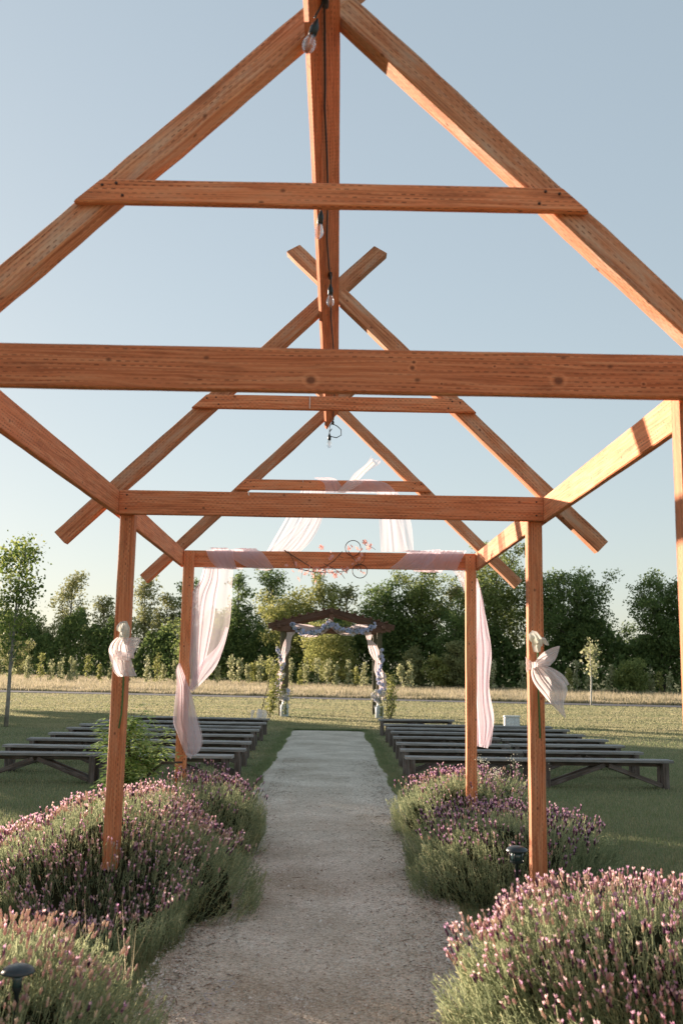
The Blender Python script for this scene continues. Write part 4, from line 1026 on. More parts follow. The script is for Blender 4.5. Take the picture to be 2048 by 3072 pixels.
# main gathered panel and the sheer panel beside it
DL(cloth('hanging_panel', [(P(612, 1700, yd), P(660, 1703, yd), .012), (P(600, 1740, yd), P(658, 1740, yd), .02), (P(573, 1790, yd), P(650, 1790, yd), .022), (P(562, 1880, yd-.01), P(640, 1870, yd), .022), (P(566, 1960, yd-.02), P(622, 1960, yd), .018), (P(572, 2030, yd-.03), P(610, 2000, yd-.02), .014), (P(567, 2070, yd-.05), P(585, 2060, yd-.04), .008)], M_tulle, pleats=4, amp=.02, seed=4))
DL(cloth('hanging_panel', [(P(617, 1703, yd+.03), P(700, 1703, yd+.03), .01), (P(605, 1745, yd+.03), P(697, 1745, yd+.03), .014), (P(575, 1800, yd+.03), P(693, 1830, yd+.03), .015), (P(563, 1880, yd+.02), P(685, 1890, yd+.02), .015), (P(572, 1975, yd), P(660, 1960, yd+.02), .015), (P(578, 2040, yd-.02), P(612, 2025, yd), .012), (P(568, 2078, yd-.05), P(580, 2070, yd-.04), .006)], M_tulle_l, pleats=2, amp=.012, seed=5))
DL(cloth('hanging_panel', [(P(678, 1880, yd+.02), P(686, 1885, yd+.02), .002), (P(655, 1935, yd+.01), P(672, 1940, yd+.01), .004), (P(605, 1985, yd), P(648, 2000, yd), .008), (P(585, 2020, yd-.02), P(615, 2040, yd-.01), .008), (P(568, 2066, yd-.05), P(578, 2076, yd-.04), .004)], M_tulle, pleats=2, amp=.006, seed=6))
# tail wrapped past the post
yt = yC-.06
DL(cloth('tail', [(P(536, 1990, yC-.02), P(540, 1990, yC-.02), .003), (P(528, 2010, yt), P(548, 2010, yt), .006), (P(530, 2050, yt), P(572, 2075, yt), .012), (P(524, 2110, yt), P(585, 2130, yt), .018), (P(520, 2165, yt), P(594, 2170, yt), .02), (P(532, 2200, yt), P(604, 2215, yt), .022), (P(555, 2260, yt), P(600, 2250, yt), .02), (P(570, 2272, yt), P(588, 2262, yt), .012)], M_tulle, pleats=4, amp=.02, seed=7, jag=.02))
DL(cloth('tail', [(P(540, 2040, yt+.03), P(570, 2060, yt+.03), .006), (P(545, 2120, yt+.03), P(588, 2130, yt+.03), .012), (P(560, 2200, yt+.03), P(608, 2212, yt+.03), .012), (P(572, 2250, yt+.03), P(603, 2246, yt+.03), .012)], M_tulle_l, pleats=3, amp=.02, seed=8))
# right drape
dr = empty('tulle_drape', (1.2, yC, 2.7)); tag(dr, 'pink tulle drape round the right end of the far beam and behind its post', 'drape', 'pink tulle drapes on the far frame of the arbor')
DR = lambda o: DL(o, dr)
DR(wrap('beam_wrap', .82, 1.20, 2.60, 2.78, yC+.10, yC+.145, 1.25, .22, None, M_tulle, 2))
DR(cloth('beam_wrap', [(P(1225, 1655, yC+.05), P(1320, 1648, yC+.05), .01), (P(1200, 1680, yC+.04), P(1300, 1680, yC+.04), .014), (P(1168, 1706, yC+.05), P(1270, 1708, yC+.05), .008)], M_tulle, pleats=5, seed=23))
DR(cloth('beam_wrap', [(P(1300, 1650, yC+.06), P(1398, 1652, yC+.05), .01), (P(1275, 1680, yC+.04), P(1382, 1680, yC+.04), .014), (P(1262, 1708, yC+.05), P(1368, 1712, yC+.05), .008)], M_tulle, pleats=5, seed=24))
DR(cloth('beam_wrap', [(P(1345, 1700, yC+.07), P(1392, 1704, yC+.07), .006), (P(1370, 1728, yC+.08), P(1394, 1730, yC+.08), .006), (P(1392, 1775, yC+.12), P(1398, 1775, yC+.12), .003)], M_tulle_l, pleats=3, seed=25))
yr = yC+.15
DR(cloth('hanging_panel', [(P(1428, 1735, yr), P(1431, 1735, yr), .003), (P(1420, 1790, yr), P(1448, 1800, yr), .012), (P(1412, 1880, yr), P(1462, 1900, yr), .02), (P(1410, 1950, yr), P(1472, 1940, yr), .022), (P(1412, 2030, yr), P(1468, 2010, yr), .02), (P(1420, 2120, yr), P(1466, 2100, yr), .02), (P(1423, 2180, yr), P(1478, 2170, yr), .022), (P(1425, 2240, yr), P(1472, 2235, yr), .024)], M_tulle, pleats=4, amp=.02, seed=9, jag=.02))
DR(cloth('hanging_panel', [(P(1428, 1745, yr+.04), P(1432, 1745, yr+.04), .003), (P(1420, 1850, yr+.04), P(1458, 1860, yr+.04), .012), (P(1416, 1960, yr+.04), P(1473, 1960, yr+.04), .02), (P(1420, 2080, yr+.04), P(1466, 2060, yr+.04), .02), (P(1426, 2180, yr+.04), P(1481, 2160, yr+.04), .02), (P(1428, 2238, yr+.04), P(1462, 2245, yr+.04), .02)], M_tulle, pleats=3, amp=.02, seed=10))
# drape over the collar tie
dt = empty('tulle_drape', (.05, yC, 3.4)); tag(dt, 'sheer pink tulle knotted over the far frame upper tie with a tail blowing up', 'drape', 'pink tulle drapes on the far frame of the arbor')
DT = lambda o: DL(o, dt)
yk = yC-.03
DT(cloth('knot_wrap', [(P(940, 1433, yk), P(985, 1432, yk), .008), (P(972, 1450, yk-.01), P(1010, 1440, yk-.01), .012), (P(975, 1478, yk), P(1035, 1478, yk), .01)], M_tulle, pleats=3, seed=31))
DT(cloth('knot_wrap', [(P(1040, 1442, yk), P(1110, 1437, yk), .01), (P(1035, 1455, yk-.01), P(1160, 1450, yk-.01), .014), (P(1020, 1478, yk), P(1190, 1480, yk), .012)], M_tulle, pleats=5, seed=32))
DT(cloth('knot_wrap', [(P(1010, 1478, yk-.02), P(1030, 1480, yk-.02), .006), (P(1035, 1450, yk-.03), P(1065, 1462, yk-.03), .01), (P(1060, 1436, yk-.02), P(1092, 1444, yk-.02), .008)], M_bow, pleats=3, seed=33))
DT(cloth('tail', [(P(1045, 1445, yk-.02), P(1072, 1450, yk-.02), .006), (P(1062, 1420, yk-.05), P(1085, 1425, yk-.05), .006), (P(1098, 1392, yk-.08), P(1122, 1402, yk-.08), .008), (P(1112, 1368, yk-.1), P(1142, 1390, yk-.1), .01)], M_tulle_l, pleats=3, seed=34, jag=.02))
DT(cloth('tail', [(P(1050, 1445, yk-.01), P(1068, 1450, yk-.01), .006), (P(1075, 1415, yk-.04), P(1092, 1422, yk-.04), .006), (P(1112, 1378, yk-.07), P(1125, 1392, yk-.07), .006)], M_bow, pleats=2, seed=35))
ys_ = yC+.12
DT(cloth('swag', [(P(905, 1470, ys_), P(975, 1472, ys_), .015), (P(855, 1560, ys_), P(965, 1560, ys_), .025), (P(820, 1620, ys_), P(935, 1620, ys_), .025), (P(800, 1655, ys_), P(900, 1655, ys_), .02)], M_tulle_l, pleats=5, seed=36))
DT(cloth('swag', [(P(930, 1470, ys_+.03), P(975, 1472, ys_+.03), .012), (P(900, 1560, ys_+.03), P(962, 1560, ys_+.03), .02), (P(815, 1640, ys_+.03), P(915, 1640, ys_+.03), .02), (P(798, 1655, ys_+.03), P(890, 1655, ys_+.03), .02)], M_tulle_l, pleats=4, seed=37))
DT(cloth('swag', [(P(1130, 1470, ys_), P(1190, 1472, ys_), .012), (P(1137, 1560, ys_), P(1230, 1560, ys_), .02), (P(1142, 1655, ys_), P(1240, 1655, ys_), .02)], M_tulle_l, pleats=4, seed=38))
DT(cloth('swag', [(P(1130, 1470, ys_+.03), P(1180, 1475, ys_+.03), .01), (P(1145, 1560, ys_+.03), P(1198, 1560, ys_+.03), .015), (P(1145, 1655, ys_+.03), P(1225, 1655, ys_+.03), .02)], M_tulle_l, pleats=3, seed=39))

# ------------------------------------------------------------------ white flowers and tulle bows on the near posts
M_petal = leafmat('white_petal', [(0, (0.60, 0.60, 0.50)), (1, (0.78, 0.77, 0.70))], trans=.3)
M_green = plain('flower_stem_green', (0.06, 0.16, 0.04), .5)
def petal(pts, wds, cup, parent, name='petal'):
    """petal along points with widths and cupping towards +y/-y"""
    P_ = [Vector(p) for p in pts]; V = []; Fc = []; n = 6
    for i, p in enumerate(P_):
        d = (P_[min(i+1, len(P_)-1)]-P_[max(i-1, 0)]).normalized(); s = d.cross(Vector((0, -1, 0))).normalized()
        for k in range(n+1):
            t = k/n*2-1; V.append(tuple(p+s*wds[i]*t+Vector((0, cup*(t*t)*wds[i]*1.2+.004*math.sin(i*2+k), 0))))
    for i in range(len(P_)-1):
        for k in range(n): Fc.append((i*(n+1)+k, i*(n+1)+k+1, (i+1)*(n+1)+k+1, (i+1)*(n+1)+k))
    o = mesh_np(name, V, Fc, M_petal, [R.random() for _ in Fc], True, parent); o.matrix_parent_inverse = Matrix.Translation(-parent.location); return o
yB = YF[2]+T-.012
# left: upright cone-shaped bloom
fl = empty('white_flower', (-1.40, yB, 1.9)); tag(fl, 'white drooping flower with green stem tied to the left near post above a bow', 'flower', 'white flowers tied to the near posts')
Z = lambda u, v, y=yB: P(u, v, y)
y1 = yB-.03
petal([Z(372, 1863, y1), Z(370, 1880, y1-.01), Z(372, 1905, y1-.02), Z(374, 1925, y1)], [.012, .026, .034, .02], .6, fl)
petal([Z(366, 1866, y1+.01), Z(358, 1880, y1), Z(354, 1892, y1-.01), Z(350, 1890, y1)], [.01, .02, .014, .003], .5, fl)
petal([Z(378, 1864, y1+.01), Z(383, 1885, y1), Z(382, 1905, y1), Z(372, 1920, y1)], [.008, .018, .02, .01], -.5, fl)
petal([Z(372, 1895, y1-.02), Z(366, 1912, y1-.02), Z(362, 1930, y1-.01)], [.02, .024, .012], .5, fl)
petal([Z(372, 1870, y1-.03), Z(371, 1890, y1-.045), Z(370, 1912, y1-.03)], [.014, .026, .02], .9, fl)
a = Acc(); V, Fc = tube([Z(372, 1925, yB-.02), Z(371, 2030, yB-.012), Z(369, 2080, yB-.008), Z(365, 2140, yB-.008), Z(357, 2185, yB-.012)], [.006]*5, 7); a.add(V, Fc); o = a.build('stem', M_green, smooth=True); DL(o, fl)
fr = empty('white_flower', (1.40, yB, 1.9)); tag(fr, 'white wide-open flower with long green stem on the right near post', 'flower', 'white flowers tied to the near posts')
petal([Z(1590, 1897, y1), Z(1600, 1905, y1-.02), Z(1614, 1922, y1-.025), Z(1622, 1940, y1)], [.02, .036, .036, .014], .6, fr)
petal([Z(1604, 1915, y1), Z(1606, 1935, y1-.01), Z(1609, 1952, y1), Z(1614, 1957, y1)], [.016, .024, .02, .004], .5, fr)
petal([Z(1618, 1915, y1), Z(1630, 1920, y1-.01), Z(1640, 1932, y1), Z(1645, 1936, y1)], [.008, .02, .012, .002], .5, fr)
petal([Z(1592, 1900, y1-.03), Z(1600, 1912, y1-.045), Z(1610, 1930, y1-.03)], [.014, .03, .02], .8, fr)
petal([Z(1612, 1925, y1-.01), Z(1615, 1940, y1-.015), Z(1617, 1956, y1)], [.016, .016, .008], .5, fr)
a = Acc(); V, Fc = tube([Z(1612, 1950, yB-.02), Z(1612, 2000, yB-.02), Z(1614, 2080, yB-.012), Z(1617, 2150, yB-.008), Z(1619, 2215, yB-.012)], [.006]*5, 7); a.add(V, Fc); o = a.build('stem', M_green, smooth=True); DL(o, fr)
# bows
bl = empty('tulle_bow', (-1.40, yB, 1.7)); tag(bl, 'bunched pale pink tulle bow covering the left near post', 'bow', 'tulle bows tied to the near posts')
BL = lambda o: DL(o, bl); yb = yB-.05
BL(cloth('loop', [(Z(352, 1912, yb), Z(388, 1912, yb), .006), (Z(334, 1930, yb-.02), Z(382, 1935, yb-.03), .014), (Z(327, 1955, yb-.02), Z(385, 1960, yb-.03), .014), (Z(340, 1970, yb), Z(380, 1970, yb), .01)], M_bow, pleats=4, seed=41))
BL(cloth('loop', [(Z(372, 1968, yb), Z(378, 1978, yb), .004), (Z(378, 1930, yb-.02), Z(396, 1968, yb-.03), .012), (Z(392, 1912, yb-.01), Z(415, 1935, yb-.03), .012), (Z(412, 1912, yb), Z(424, 1920, yb-.01), .005)], M_bow, pleats=3, seed=42))
BL(cloth('loop', [(Z(376, 1965, yb+.01), Z(382, 1975, yb+.01), .004), (Z(388, 1935, yb), Z(402, 1975, yb), .01), (Z(400, 1950, yb+.01), Z(404, 1975, yb), .006)], M_bow, pleats=2, seed=43))
BL(cloth('tail', [(Z(340, 1965, yb), Z(388, 1962, yb), .01), (Z(336, 1990, yb-.02), Z(396, 1985, yb-.02), .014), (Z(342, 2015, yb-.02), Z(402, 2008, yb-.02), .016), (Z(356, 2030, yb-.01), Z(411, 2028, yb-.01), .012)], M_bow, pleats=5, seed=44))
BL(cloth('tail', [(Z(326, 1945, yb+.02), Z(352, 1950, yb), .006), (Z(330, 1975, yb+.01), Z(360, 1975, yb), .01), (Z(348, 2020, yb+.01), Z(380, 2026, yb), .01)], M_bow, pleats=3, seed=45))
BL(cloth('knot', [(Z(352, 1955, yb-.04), Z(392, 1958, yb-.04), .008), (Z(352, 1968, yb-.055), Z(390, 1970, yb-.055), .008), (Z(356, 1980, yb-.04), Z(388, 1982, yb-.04), .006)], M_bow, pleats=3, seed=46))
br = empty('tulle_bow', (1.40, yB, 1.7)); tag(br, 'white tulle bow with long tails blowing right from the right near post', 'bow', 'tulle bows tied to the near posts')
BR = lambda o: DL(o, br)
BR(cloth('band', [(Z(1575, 1968, yB+.05), Z(1578, 2020, yB+.05), .004), (Z(1577, 1972, yB-.015), Z(1580, 2016, yB-.015), .006), (Z(1590, 1982, yB-.03), Z(1592, 2008, yB-.03), .006), (Z(1602, 1990, yB-.045), Z(1603, 2000, yB-.045), .004)], M_bow, pleats=3, seed=51))
BR(cloth('loop', [(Z(1600, 1990, yB-.05), Z(1604, 1998, yB-.05), .004), (Z(1622, 1962, yB-.07), Z(1630, 1996, yB-.06), .012), (Z(1650, 1945, yB-.08), Z(1652, 1992, yB-.06), .014), (Z(1674, 1938, yB-.06), Z(1668, 1972, yB-.06), .01), (Z(1678, 1940, yB-.06), Z(1676, 1948, yB-.06), .004)], M_bow, pleats=3, seed=52))
BR(cloth('loop', [(Z(1603, 1994, yB-.04), Z(1606, 1999, yB-.04), .003), (Z(1625, 1975, yB-.04), Z(1640, 1999, yB-.04), .01), (Z(1650, 1966, yB-.04), Z(1652, 1996, yB-.04), .01)], M_bow, pleats=2, seed=53))
BR(cloth('tail', [(Z(1597, 1998, yB-.05), Z(1610, 1996, yB-.05), .006), (Z(1592, 2018, yB-.06), Z(1640, 2005, yB-.07), .014), (Z(1600, 2048, yB-.07), Z(1668, 2025, yB-.09), .02), (Z(1628, 2085, yB-.08), Z(1700, 2065, yB-.1), .022), (Z(1665, 2125, yB-.08), Z(1690, 2112, yB-.09), .014), (Z(1694, 2155, yB-.08), Z(1696, 2150, yB-.08), .003)], M_bow, pleats=5, seed=54))
BR(cloth('tail', [(Z(1604, 1998, yB-.03), Z(1612, 1996, yB-.03), .004), (Z(1640, 2008, yB-.04), Z(1650, 2002, yB-.04), .008), (Z(1670, 2040, yB-.05), Z(1688, 2025, yB-.05), .012), (Z(1690, 2066, yB-.05), Z(1706, 2052, yB-.05), .01)], M_bow, pleats=3, seed=55))
BR(cloth('knot', [(Z(1594, 1986, yB-.065), Z(1610, 1986, yB-.065), .004), (Z(1594, 1995, yB-.075), Z(1612, 1995, yB-.075), .004), (Z(1596, 2004, yB-.065), Z(1610, 2004, yB-.065), .004)], M_bow, pleats=2, seed=56))

# ------------------------------------------------------------------ blossom vine with wire rings on the far beam
M_vine = plain('brown_vine', (0.14, 0.085, 0.06), .8)
M_wire = plain('rusty_ring_wire', (0.05, 0.028, 0.022), .6)
M_pinkb = leafmat('pink_blossom', [(0, (0.62, 0.25, 0.22)), (.5, (0.72, 0.40, 0.36)), (1, (0.80, 0.60, 0.54))], trans=.35)
gv = empty('blossom_vine', (0, yC, 2.7)); tag(gv, 'pink blossom twig with wire rings fixed at the middle of the far beam', 'blossom vine')
GV = lambda o: DL(o, gv)
yg = yC+.075
q7 = lambda u, v: P(680+u/2.613, 1300+v/2.613, yg)
def ring(cu, cv, ru, rv):
    pts = [q7(cu+ru*math.cos(t*2*math.pi/28), cv+rv*math.sin(t*2*math.pi/28))+Vector((0, .02*math.sin(t*.4), 0)) for t in range(29)]
    a = Acc(); V, Fc = tube(pts, .0042, 5, False); a.add(V, Fc); GV(a.build('wire_ring', M_wire, smooth=True))
ring(988, 900, 60, 62); ring(1042, 1080, 58, 54)
def vine(pts, r=.004, mat=None):
    a = Acc(); V, Fc = tube([q7(*p) for p in pts], [r*(1-.5*i/len(pts)) for i in range(len(pts))], 5, False); a.add(V, Fc); GV(a.build('twig', mat or M_vine, smooth=True))
vine([(450, 915), (520, 960), (600, 1010), (680, 1060), (760, 1050), (840, 1000), (905, 925)], .006)
vine([(480, 920), (520, 990), (540, 1060), (640, 1075)]); vine([(905, 925), (880, 960), (912, 975)]); vine([(950, 920), (990, 980), (1030, 1020), (1060, 1090)])
vine([(760, 1020), (840, 1060), (905, 1110), (925, 1140)]); vine([(1000, 1040), (1040, 1030), (1075, 1000), (1085, 930)]); vine([(1090, 1160), (1140, 1210), (1170, 1260)], .0015)
vine([(560, 1060), (660, 1085), (760, 1090), (860, 1085), (950, 1080)], .005); vine([(1060, 850), (1090, 880), (1150, 900), (1165, 915)], .003); vine([(590, 1080), (585, 1140)], .002); vine([(690, 1090), (700, 1160)], .002)
def blossom_mesh(s=.022, np_=5):
    V = []; Fc = []
    for k in range(np_):
        a = 2*math.pi*k/np_; d = Vector((math.cos(a), math.sin(a), .0)); sd = Vector((-math.sin(a), math.cos(a), 0)); i = len(V)
        V += [(0, 0, 0), tuple(d*s*.5+sd*s*.33+Vector((0, 0, s*.28))), tuple(d*s+sd*s*.18+Vector((0, 0, s*.38))), tuple(d*s*1.05-sd*s*.12+Vector((0, 0, s*.35))), tuple(d*s*.5-sd*s*.33+Vector((0, 0, s*.28)))]
        Fc += [(i, i+1, i+2, i+3), (i, i+3, i+4, i)]
    Fc = [f if len(set(f)) == 4 else (f[0], f[1], f[2], f[2]) for f in Fc]
    tri = []
    for f in Fc: tri += [(f[0], f[1], f[2])]+([(f[0], f[2], f[3])] if len(set(f)) == 4 else [])
    return V, tri
BV_, BT_ = blossom_mesh()
bp_ = [(735, 890), (745, 905), (810, 940), (815, 985), (830, 970), (470, 1040), (520, 1085), (550, 1025), (590, 1055), (575, 1140), (600, 1080), (640, 1070), (625, 1105), (655, 1050), (668, 1100), (690, 1115), (700, 1165), (705, 1060), (730, 1080), (740, 1100), (765, 1075), (790, 1085), (800, 1060), (815, 1080), (830, 1100), (850, 1125), (870, 1085), (890, 1100), (905, 1070), (930, 1080), (945, 1065), (955, 890), (960, 905), (985, 885), (1015, 910), (1050, 910), (1010, 1000), (1030, 985), (990, 1030), (1025, 1065), (1055, 1085), (1080, 1095), (1060, 955), (1090, 860), (1105, 905), (1125, 880), (1075, 855), (1100, 875), (560, 1075), (680, 1075), (720, 1060), (645, 1085), (775, 1100), (855, 1110)]
bme = None
for (u, v) in bp_:
    if bme is None: ob = mesh_np('blossom', BV_, BT_, M_pinkb, [R.random() for _ in BT_]); bme = ob.data
    else: ob = link('blossom', bme)
    ob.parent = gv; ob.location = q7(u+R.uniform(-5, 5), v)+Vector((0, -.02-R.random()*.03, 0))-gv.location
    ob.rotation_euler = (R.uniform(.6, 2.2), R.uniform(-.7, .7), R.uniform(0, 6)); s_ = R.uniform(.8, 1.45); ob.scale = (s_,)*3

# ------------------------------------------------------------------ the wooden wedding arch at the end of the path
YA = 34.2
ar = empty('wedding_arch', (0, YA, 0)); tag(ar, 'dark timber wedding arch with a low gable roof at the end of the path', 'arch')
def AR(o): o.parent = ar; o.matrix_parent_inverse = Matrix.Translation((0, -YA, 0)); return o
k34 = YA/36.
zz = lambda z: 1.6+(z-1.6)*k34
XP = 1.66
for yy, xp in ((YA, XP), (YA+1.9, XP-.06)):
    for s in (-1, 1):
        AR(board('post', (s*xp, yy, -.05), (s*xp, yy, zz(3.15)), .17, .17, (0, 1, 0), M_archpost, bev=.012))
    AR(board('tie_beam', (-1.86, yy-.11, 2.96), (1.86, yy-.11, 2.96), .19, .05, (0, 0, 1), M_arch, bev=.005))
    for s in (-1, 1):
        a_ = Vector((s*2.16, yy-.115, 3.03)); b_ = Vector((0, yy-.115, 3.58))
        AR(board('rafter', a_, b_, .19, .06, (0, 0, 1), M_arch, bev=.008, wob=.01))
    AR(board('king_post', (0, yy-.09, 2.87), (0, yy-.09, 3.50), .14, .1, (1, 0, 0), M_arch, bev=.006, seg=3))
for s in (-1, 1):
    AR(board('eave_beam', (s*1.78, YA-.5, 3.05), (s*1.78, YA+2.4, 3.05), .14, .12, (0, 0, 1), M_arch, bev=.006))
    for k in range(1, 8):
        t = k/8; x = s*2.16*t; z = 3.58-.55*t+.125
        AR(board('roof_batten', (x, YA-.32, z), (x, YA+2.2, z), .05, .09, (0, 0, 1), M_arch, bev=.004, seg=5))
AR(board('ridge_beam', (0, YA-.4, 3.60), (0, YA+2.3, 3.60), .16, .1, (0, 0, 1), M_arch, bev=.006))
# arch dressing
ARU = lambda u, v, dy=-.25: P(750+u/3.136, 1780+v/3.136, YA+dy)
M_pinkd = tulle('arch_pink_tulle', (0.84, 0.70, 0.69), .93, .05)
dw = empty('arch_drape', (0, YA-.2, 2.9)); tag(dw, 'pink tulle swags and knotted side drapes hung on the wedding arch', 'drape')
DW = lambda o: DL(o, dw)
DW(cloth('swag', [(ARU(365, 280), ARU(372, 285), .01), (ARU(430, 285), ARU(420, 345), .03), (ARU(520, 292), ARU(490, 400), .05), (ARU(575, 300), ARU(590, 412), .05), (ARU(650, 320), ARU(680, 385), .03), (ARU(745, 255), ARU(765, 320), .03)], M_pinkd, pleats=3, seed=61))
DW(cloth('swag', [(ARU(745, 265), ARU(765, 330), .03), (ARU(820, 300), ARU(830, 380), .03), (ARU(900, 330), ARU(900, 398), .04), (ARU(985, 295), ARU(1000, 390), .04), (ARU(1080, 292), ARU(1080, 360), .03), (ARU(1165, 300), ARU(1168, 312), .01)], M_pinkd, pleats=3, seed=62))
DW(cloth('knot', [(ARU(690, 300, -.3), ARU(740, 240, -.3), .03), (ARU(720, 320, -.33), ARU(778, 262, -.33), .03), (ARU(765, 330, -.3), ARU(775, 275, -.3), .02)], M_pinkd, pleats=3, seed=63))
DW(cloth('side_drape', [(ARU(345, 365), ARU(450, 360), .02), (ARU(345, 400), ARU(405, 395), .02), (ARU(315, 470), ARU(385, 450), .04), (ARU(298, 540), ARU(375, 530), .05), (ARU(285, 615), ARU(330, 612), .02), (ARU(262, 640), ARU(330, 650), .03), (ARU(280, 670), ARU(292, 670), .02), (ARU(255, 760), ARU(300, 760), .04), (ARU(243, 850), ARU(300, 850), .05), (ARU(230, 880), ARU(285, 885), .03), (ARU(232, 950), ARU(290, 950), .05), (ARU(250, 985), ARU(280, 985), .03)], M_pinkd, pleats=3, seed=64))
DW(cloth('side_drape', [(ARU(1065, 365), ARU(1135, 365), .02), (ARU(1085, 400), ARU(1145, 400), .03), (ARU(1100, 440), ARU(1138, 440), .02), (ARU(1110, 500), ARU(1180, 480), .05), (ARU(1130, 570), ARU(1212, 550), .05), (ARU(1165, 625), ARU(1210, 620), .02), (ARU(1175, 640), ARU(1235, 640), .03), (ARU(1168, 720), ARU(1240, 720), .04), (ARU(1190, 790), ARU(1280, 770), .05), (ARU(1215, 880), ARU(1278, 870), .04), (ARU(1195, 960), ARU(1265, 960), .04), (ARU(1210, 1000), ARU(1250, 1000), .03)], M_pinkd, pleats=3, seed=65))
M_bluef = leafmat('pale_blue_blossom', [(0, (0.44, 0.46, 0.68)), (.5, (0.62, 0.64, 0.80)), (1, (0.80, 0.81, 0.88))], trans=.25)
M_whitef = leafmat('white_blossom', [(0, (0.55, 0.52, 0.50)), (1, (0.76, 0.74, 0.72))], trans=.25)
M_gleaf = leafmat('garland_leaf', [(0, (0.02, 0.045, 0.02)), (1, (0.06, 0.10, 0.04))], trans=.2)
def rose_mesh(s):
    V = []; T3 = []
    for lay, (r, z, n) in enumerate(((1.0, .0, 6), (.7, .25, 5), (.38, .45, 4))):
        for k in range(n):
            a = 2*math.pi*(k+.5*lay)/n; d = Vector((math.cos(a), math.sin(a), 0)); sd = Vector((-math.sin(a), math.cos(a), 0)); i = len(V)
            V += [tuple(Vector((0, 0, z*.5*s))), tuple((d*.55+sd*.42)*r*s+Vector((0, 0, (z+.15)*s))), tuple(d*r*s+Vector((0, 0, (z+.3)*s))), tuple((d*.55-sd*.42)*r*s+Vector((0, 0, (z+.15)*s)))]
            T3 += [(i, i+1, i+2), (i, i+2, i+3)]
    return V, T3
RV, RF_ = rose_mesh(.064)
rb_ = mesh_np('rose_template_blue', RV, RF_, M_bluef, [R.random() for _ in RF_]); rose_blue = rb_.data; bpy.data.objects.remove(rb_)
rw_ = mesh_np('rose_template_white', RV, RF_, M_whitef, [R.random() for _ in RF_]); rose_white = rw_.data; bpy.data.objects.remove(rw_)
def garland(name, path, n, label, white=.12, spread=.042, dy=-.33, group=None, cat='garland', leafn=240, size=1.0):
    P_ = [ARU(u, v, dy) for u, v in path]; root = empty(name, P_[len(P_)//2]); tag(root, label, cat, group); cc = []
    for k in range(n):
        t = (k+.5)/n*(len(P_)-1); i = min(int(t), len(P_)-2); c = P_[i].lerp(P_[i+1], t-i)+Vector((R.gauss(0, spread), R.uniform(-.05, .0), R.gauss(0, spread)))
        ob = link('blossom', rose_white if R.random() < white else rose_blue); ob.parent = root; ob.location = c-root.location
        ob.rotation_euler = (math.pi/2+R.uniform(-.5, .5), R.uniform(-.6, .6), R.uniform(-.6, .6)); s_ = R.uniform(.75, 1.25)*size; ob.scale = (s_,)*3
    for k in range(leafn):
        t = R.random()*(len(P_)-1); i = min(int(t), len(P_)-2); c = P_[i].lerp(P_[i+1], t-i)+Vector((R.gauss(0, spread*1.3), R.uniform(-.07, .04), R.gauss(0, spread*1.5))); cc.append(tuple(c-root.location))
    V, Fc = leaf_quads(np.array(cc), G.uniform(.05, .09, len(cc))); o = mesh_np('leaves', V, Fc, M_gleaf, G.random(len(cc)), parent=root); o['kind'] = 'stuff'
garland('flower_garland', [(385, 285), (420, 325), (480, 368), (560, 385), (620, 370), (680, 335), (735, 300), (755, 290)], 58, 'pale blue flower garland on the left half of the wedding arch beam')
garland('flower_garland', [(755, 290), (820, 320), (900, 350), (980, 360), (1060, 355), (1130, 325), (1168, 290)], 58, 'pale blue flower garland on the right half of the wedding arch beam')
garland('flower_garland', [(265, 500), (268, 560), (275, 610), (300, 660), (312, 720), (300, 790), (255, 850), (250, 910), (300, 960)], 44, 'flower garland climbing the left leg of the wedding arch', dy=-.36, leafn=90, white=.3)
garland('flower_garland', [(1252, 520), (1230, 570), (1240, 640), (1222, 700), (1215, 770), (1222, 850), (1265, 900), (1230, 930), (1200, 960)], 46, 'flower garland climbing the right leg of the wedding arch', dy=-.36, leafn=90, white=.1)
# milk cans with bouquets
M_can = plain('pale_enamel', (0.55, 0.60, 0.62), .35, noise_amt=.12, scale=12)
for (x, side, cu) in ((-1.52, 'left', 280), (1.66, 'right', 1215)):
    yv = 33.75
    r_ = empty('milk_can', (x, yv, 0)); tag(r_, 'pale enamel milk can at the foot of the %s leg of the wedding arch' % side, 'milk can', 'milk cans at the foot of the wedding arch')
    V, Fc = lathe([(.001, 0), (.13, 0), (.14, .02), (.14, .34), (.13, .38), (.085, .45), (.08, .50), (.10, .55), (.09, .55), (.07, .5)], 20); mesh_np('body', V, Fc, M_can, smooth=True, parent=r_)
    for s in (-1, 1):
        V, Fc = tube([(s*.12, 0, .40), (s*.17, 0, .42), (s*.165, 0, .34), (s*.14, 0, .30)], .009, 6); mesh_np('handle', V, Fc, M_can, smooth=True, parent=r_)
    bq = empty('bouquet', (x, yv, .6)); tag(bq, 'white and pale blue bouquet with trailing greenery in the %s milk can' % side, 'bouquet', 'bouquets in the milk cans')
    for k in range(20):
        ob = link('blossom', rose_white if R.random() < .6 else rose_blue); ob.parent = bq
        ob.location = (R.gauss(0, .13), R.uniform(-.16, .02), R.uniform(-.06, .32)); ob.rotation_euler = (math.pi/2+R.uniform(-.7, .5), R.uniform(-.7, .7), R.uniform(-.6, .6)); s_ = R.uniform(.8, 1.5); ob.scale = (s_,)*3
    cc = [(R.gauss(0, .15), R.gauss(-.04, .08), R.uniform(-.05, .35)) for _ in range(170)]+[(R.gauss(.05, .03), -.16-R.random()*.03, -R.random()*.5) for _ in range(120)]
    V, Fc = leaf_quads(np.array(cc), G.uniform(.04, .08, len(cc))); o = mesh_np('leaves', V, Fc, LM['pale'], G.random(len(cc)), parent=bq); o['kind'] = 'stuff'
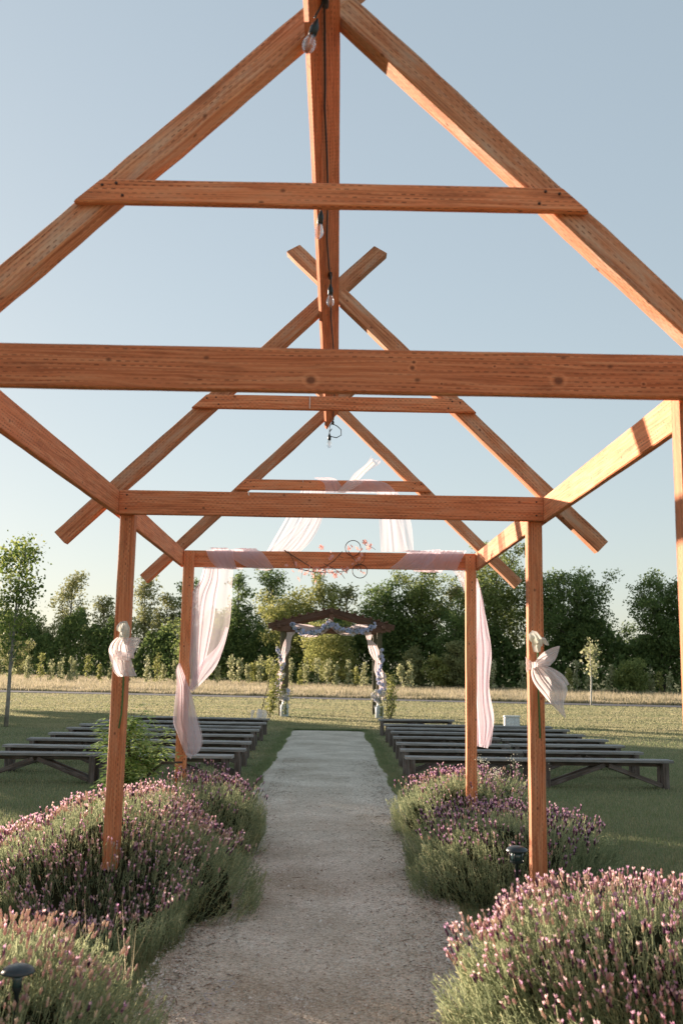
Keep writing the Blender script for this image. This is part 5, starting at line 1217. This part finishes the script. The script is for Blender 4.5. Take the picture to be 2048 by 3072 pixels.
# climbers beside the arch legs
def climber(x, y, h, wd, n, label, seed, lean=0, flip=1):
    root = empty('climbing_plant', (x, y, 0)); tag(root, label, 'climber')
    q = random.Random(seed); a = Acc(); cc = []
    for k in range(6):
        pts = [Vector((q.uniform(-.05, .05), 0, 0))]
        for j in range(5): pts.append(Vector((q.uniform(-wd, wd)*.6+lean*(j+1)/5, q.uniform(-.1, .1), h*(j+1)/5*q.uniform(.85, 1.05))))
        V, Fc = tube(pts, [.012, .01, .008, .006, .004, .002], 4, False); a.add(V, Fc)
        for _ in range(n//6):
            t = q.uniform(.4, 5); i = min(4, int(t)); c = pts[i].lerp(pts[i+1], t-i)+Vector((q.gauss(0, wd*.22), q.gauss(0, .08), q.gauss(0, .08))); cc.append(tuple(c))
    a.build('trunk', M_bark, root)
    V, Fc = leaf_quads(np.array(cc), G.uniform(.05, .10, len(cc)), .75); mesh_np('foliage', V, Fc, LM['light'], G.random(len(cc)), parent=root)
climber(-2.0, 33.4, 1.95, .42, 950, 'leafy climbing plant left of the wedding arch', 3, lean=.1)
climber(2.02, 33.4, 1.45, .26, 620, 'slim leafy rose bush right of the wedding arch', 4)
st = board('support_stake', (-2.3, 33.2, 0), (-1.98, 33.2, 1.4), .025, .025, (0, 1, 0), M_archpost, seg=3); tag(st, 'thin leaning wooden stake by the left climbing plant', 'stake')
# tulle bundle on the last left bench
tb = empty('tulle_bundle', (-1.82, 24.6, .42)); tag(tb, 'crumpled white tulle bundle on the last bench on the left', 'tulle bundle')
TB = lambda o: DL(o, tb); yq = 24.55
BQ = lambda u, v, d=0: P(750+u/3.136, 1780+v/3.136, yq+d)
TB(cloth('fold', [(BQ(60, 1172), BQ(160, 1172), .02), (BQ(62, 1120, -.05), BQ(160, 1130, -.05), .03), (BQ(75, 1085), BQ(150, 1100), .02)], M_tulw, pleats=4, seed=71))
TB(cloth('fold', [(BQ(75, 1172, .08), BQ(110, 1172, .08), .02), (BQ(78, 1110, .06), BQ(112, 1112, .06), .02), (BQ(82, 1092, .05), BQ(105, 1094, .05), .02)], M_tulw, pleats=3, seed=72))
TB(cloth('fold', [(BQ(5, 1172), BQ(30, 1172), .01), (BQ(8, 1140, -.03), BQ(30, 1145, -.03), .02), (BQ(8, 1105, -.03), BQ(45, 1110, -.03), .03), (BQ(15, 1095), BQ(42, 1098), .01)], M_tulw, pleats=3, seed=73))
TB(cloth('fold', [(BQ(20, 1172, -.1), BQ(60, 1185, -.12), .01), (BQ(60, 1172, -.1), BQ(90, 1178, -.1), .01)], M_tulw, pleats=2, seed=74))
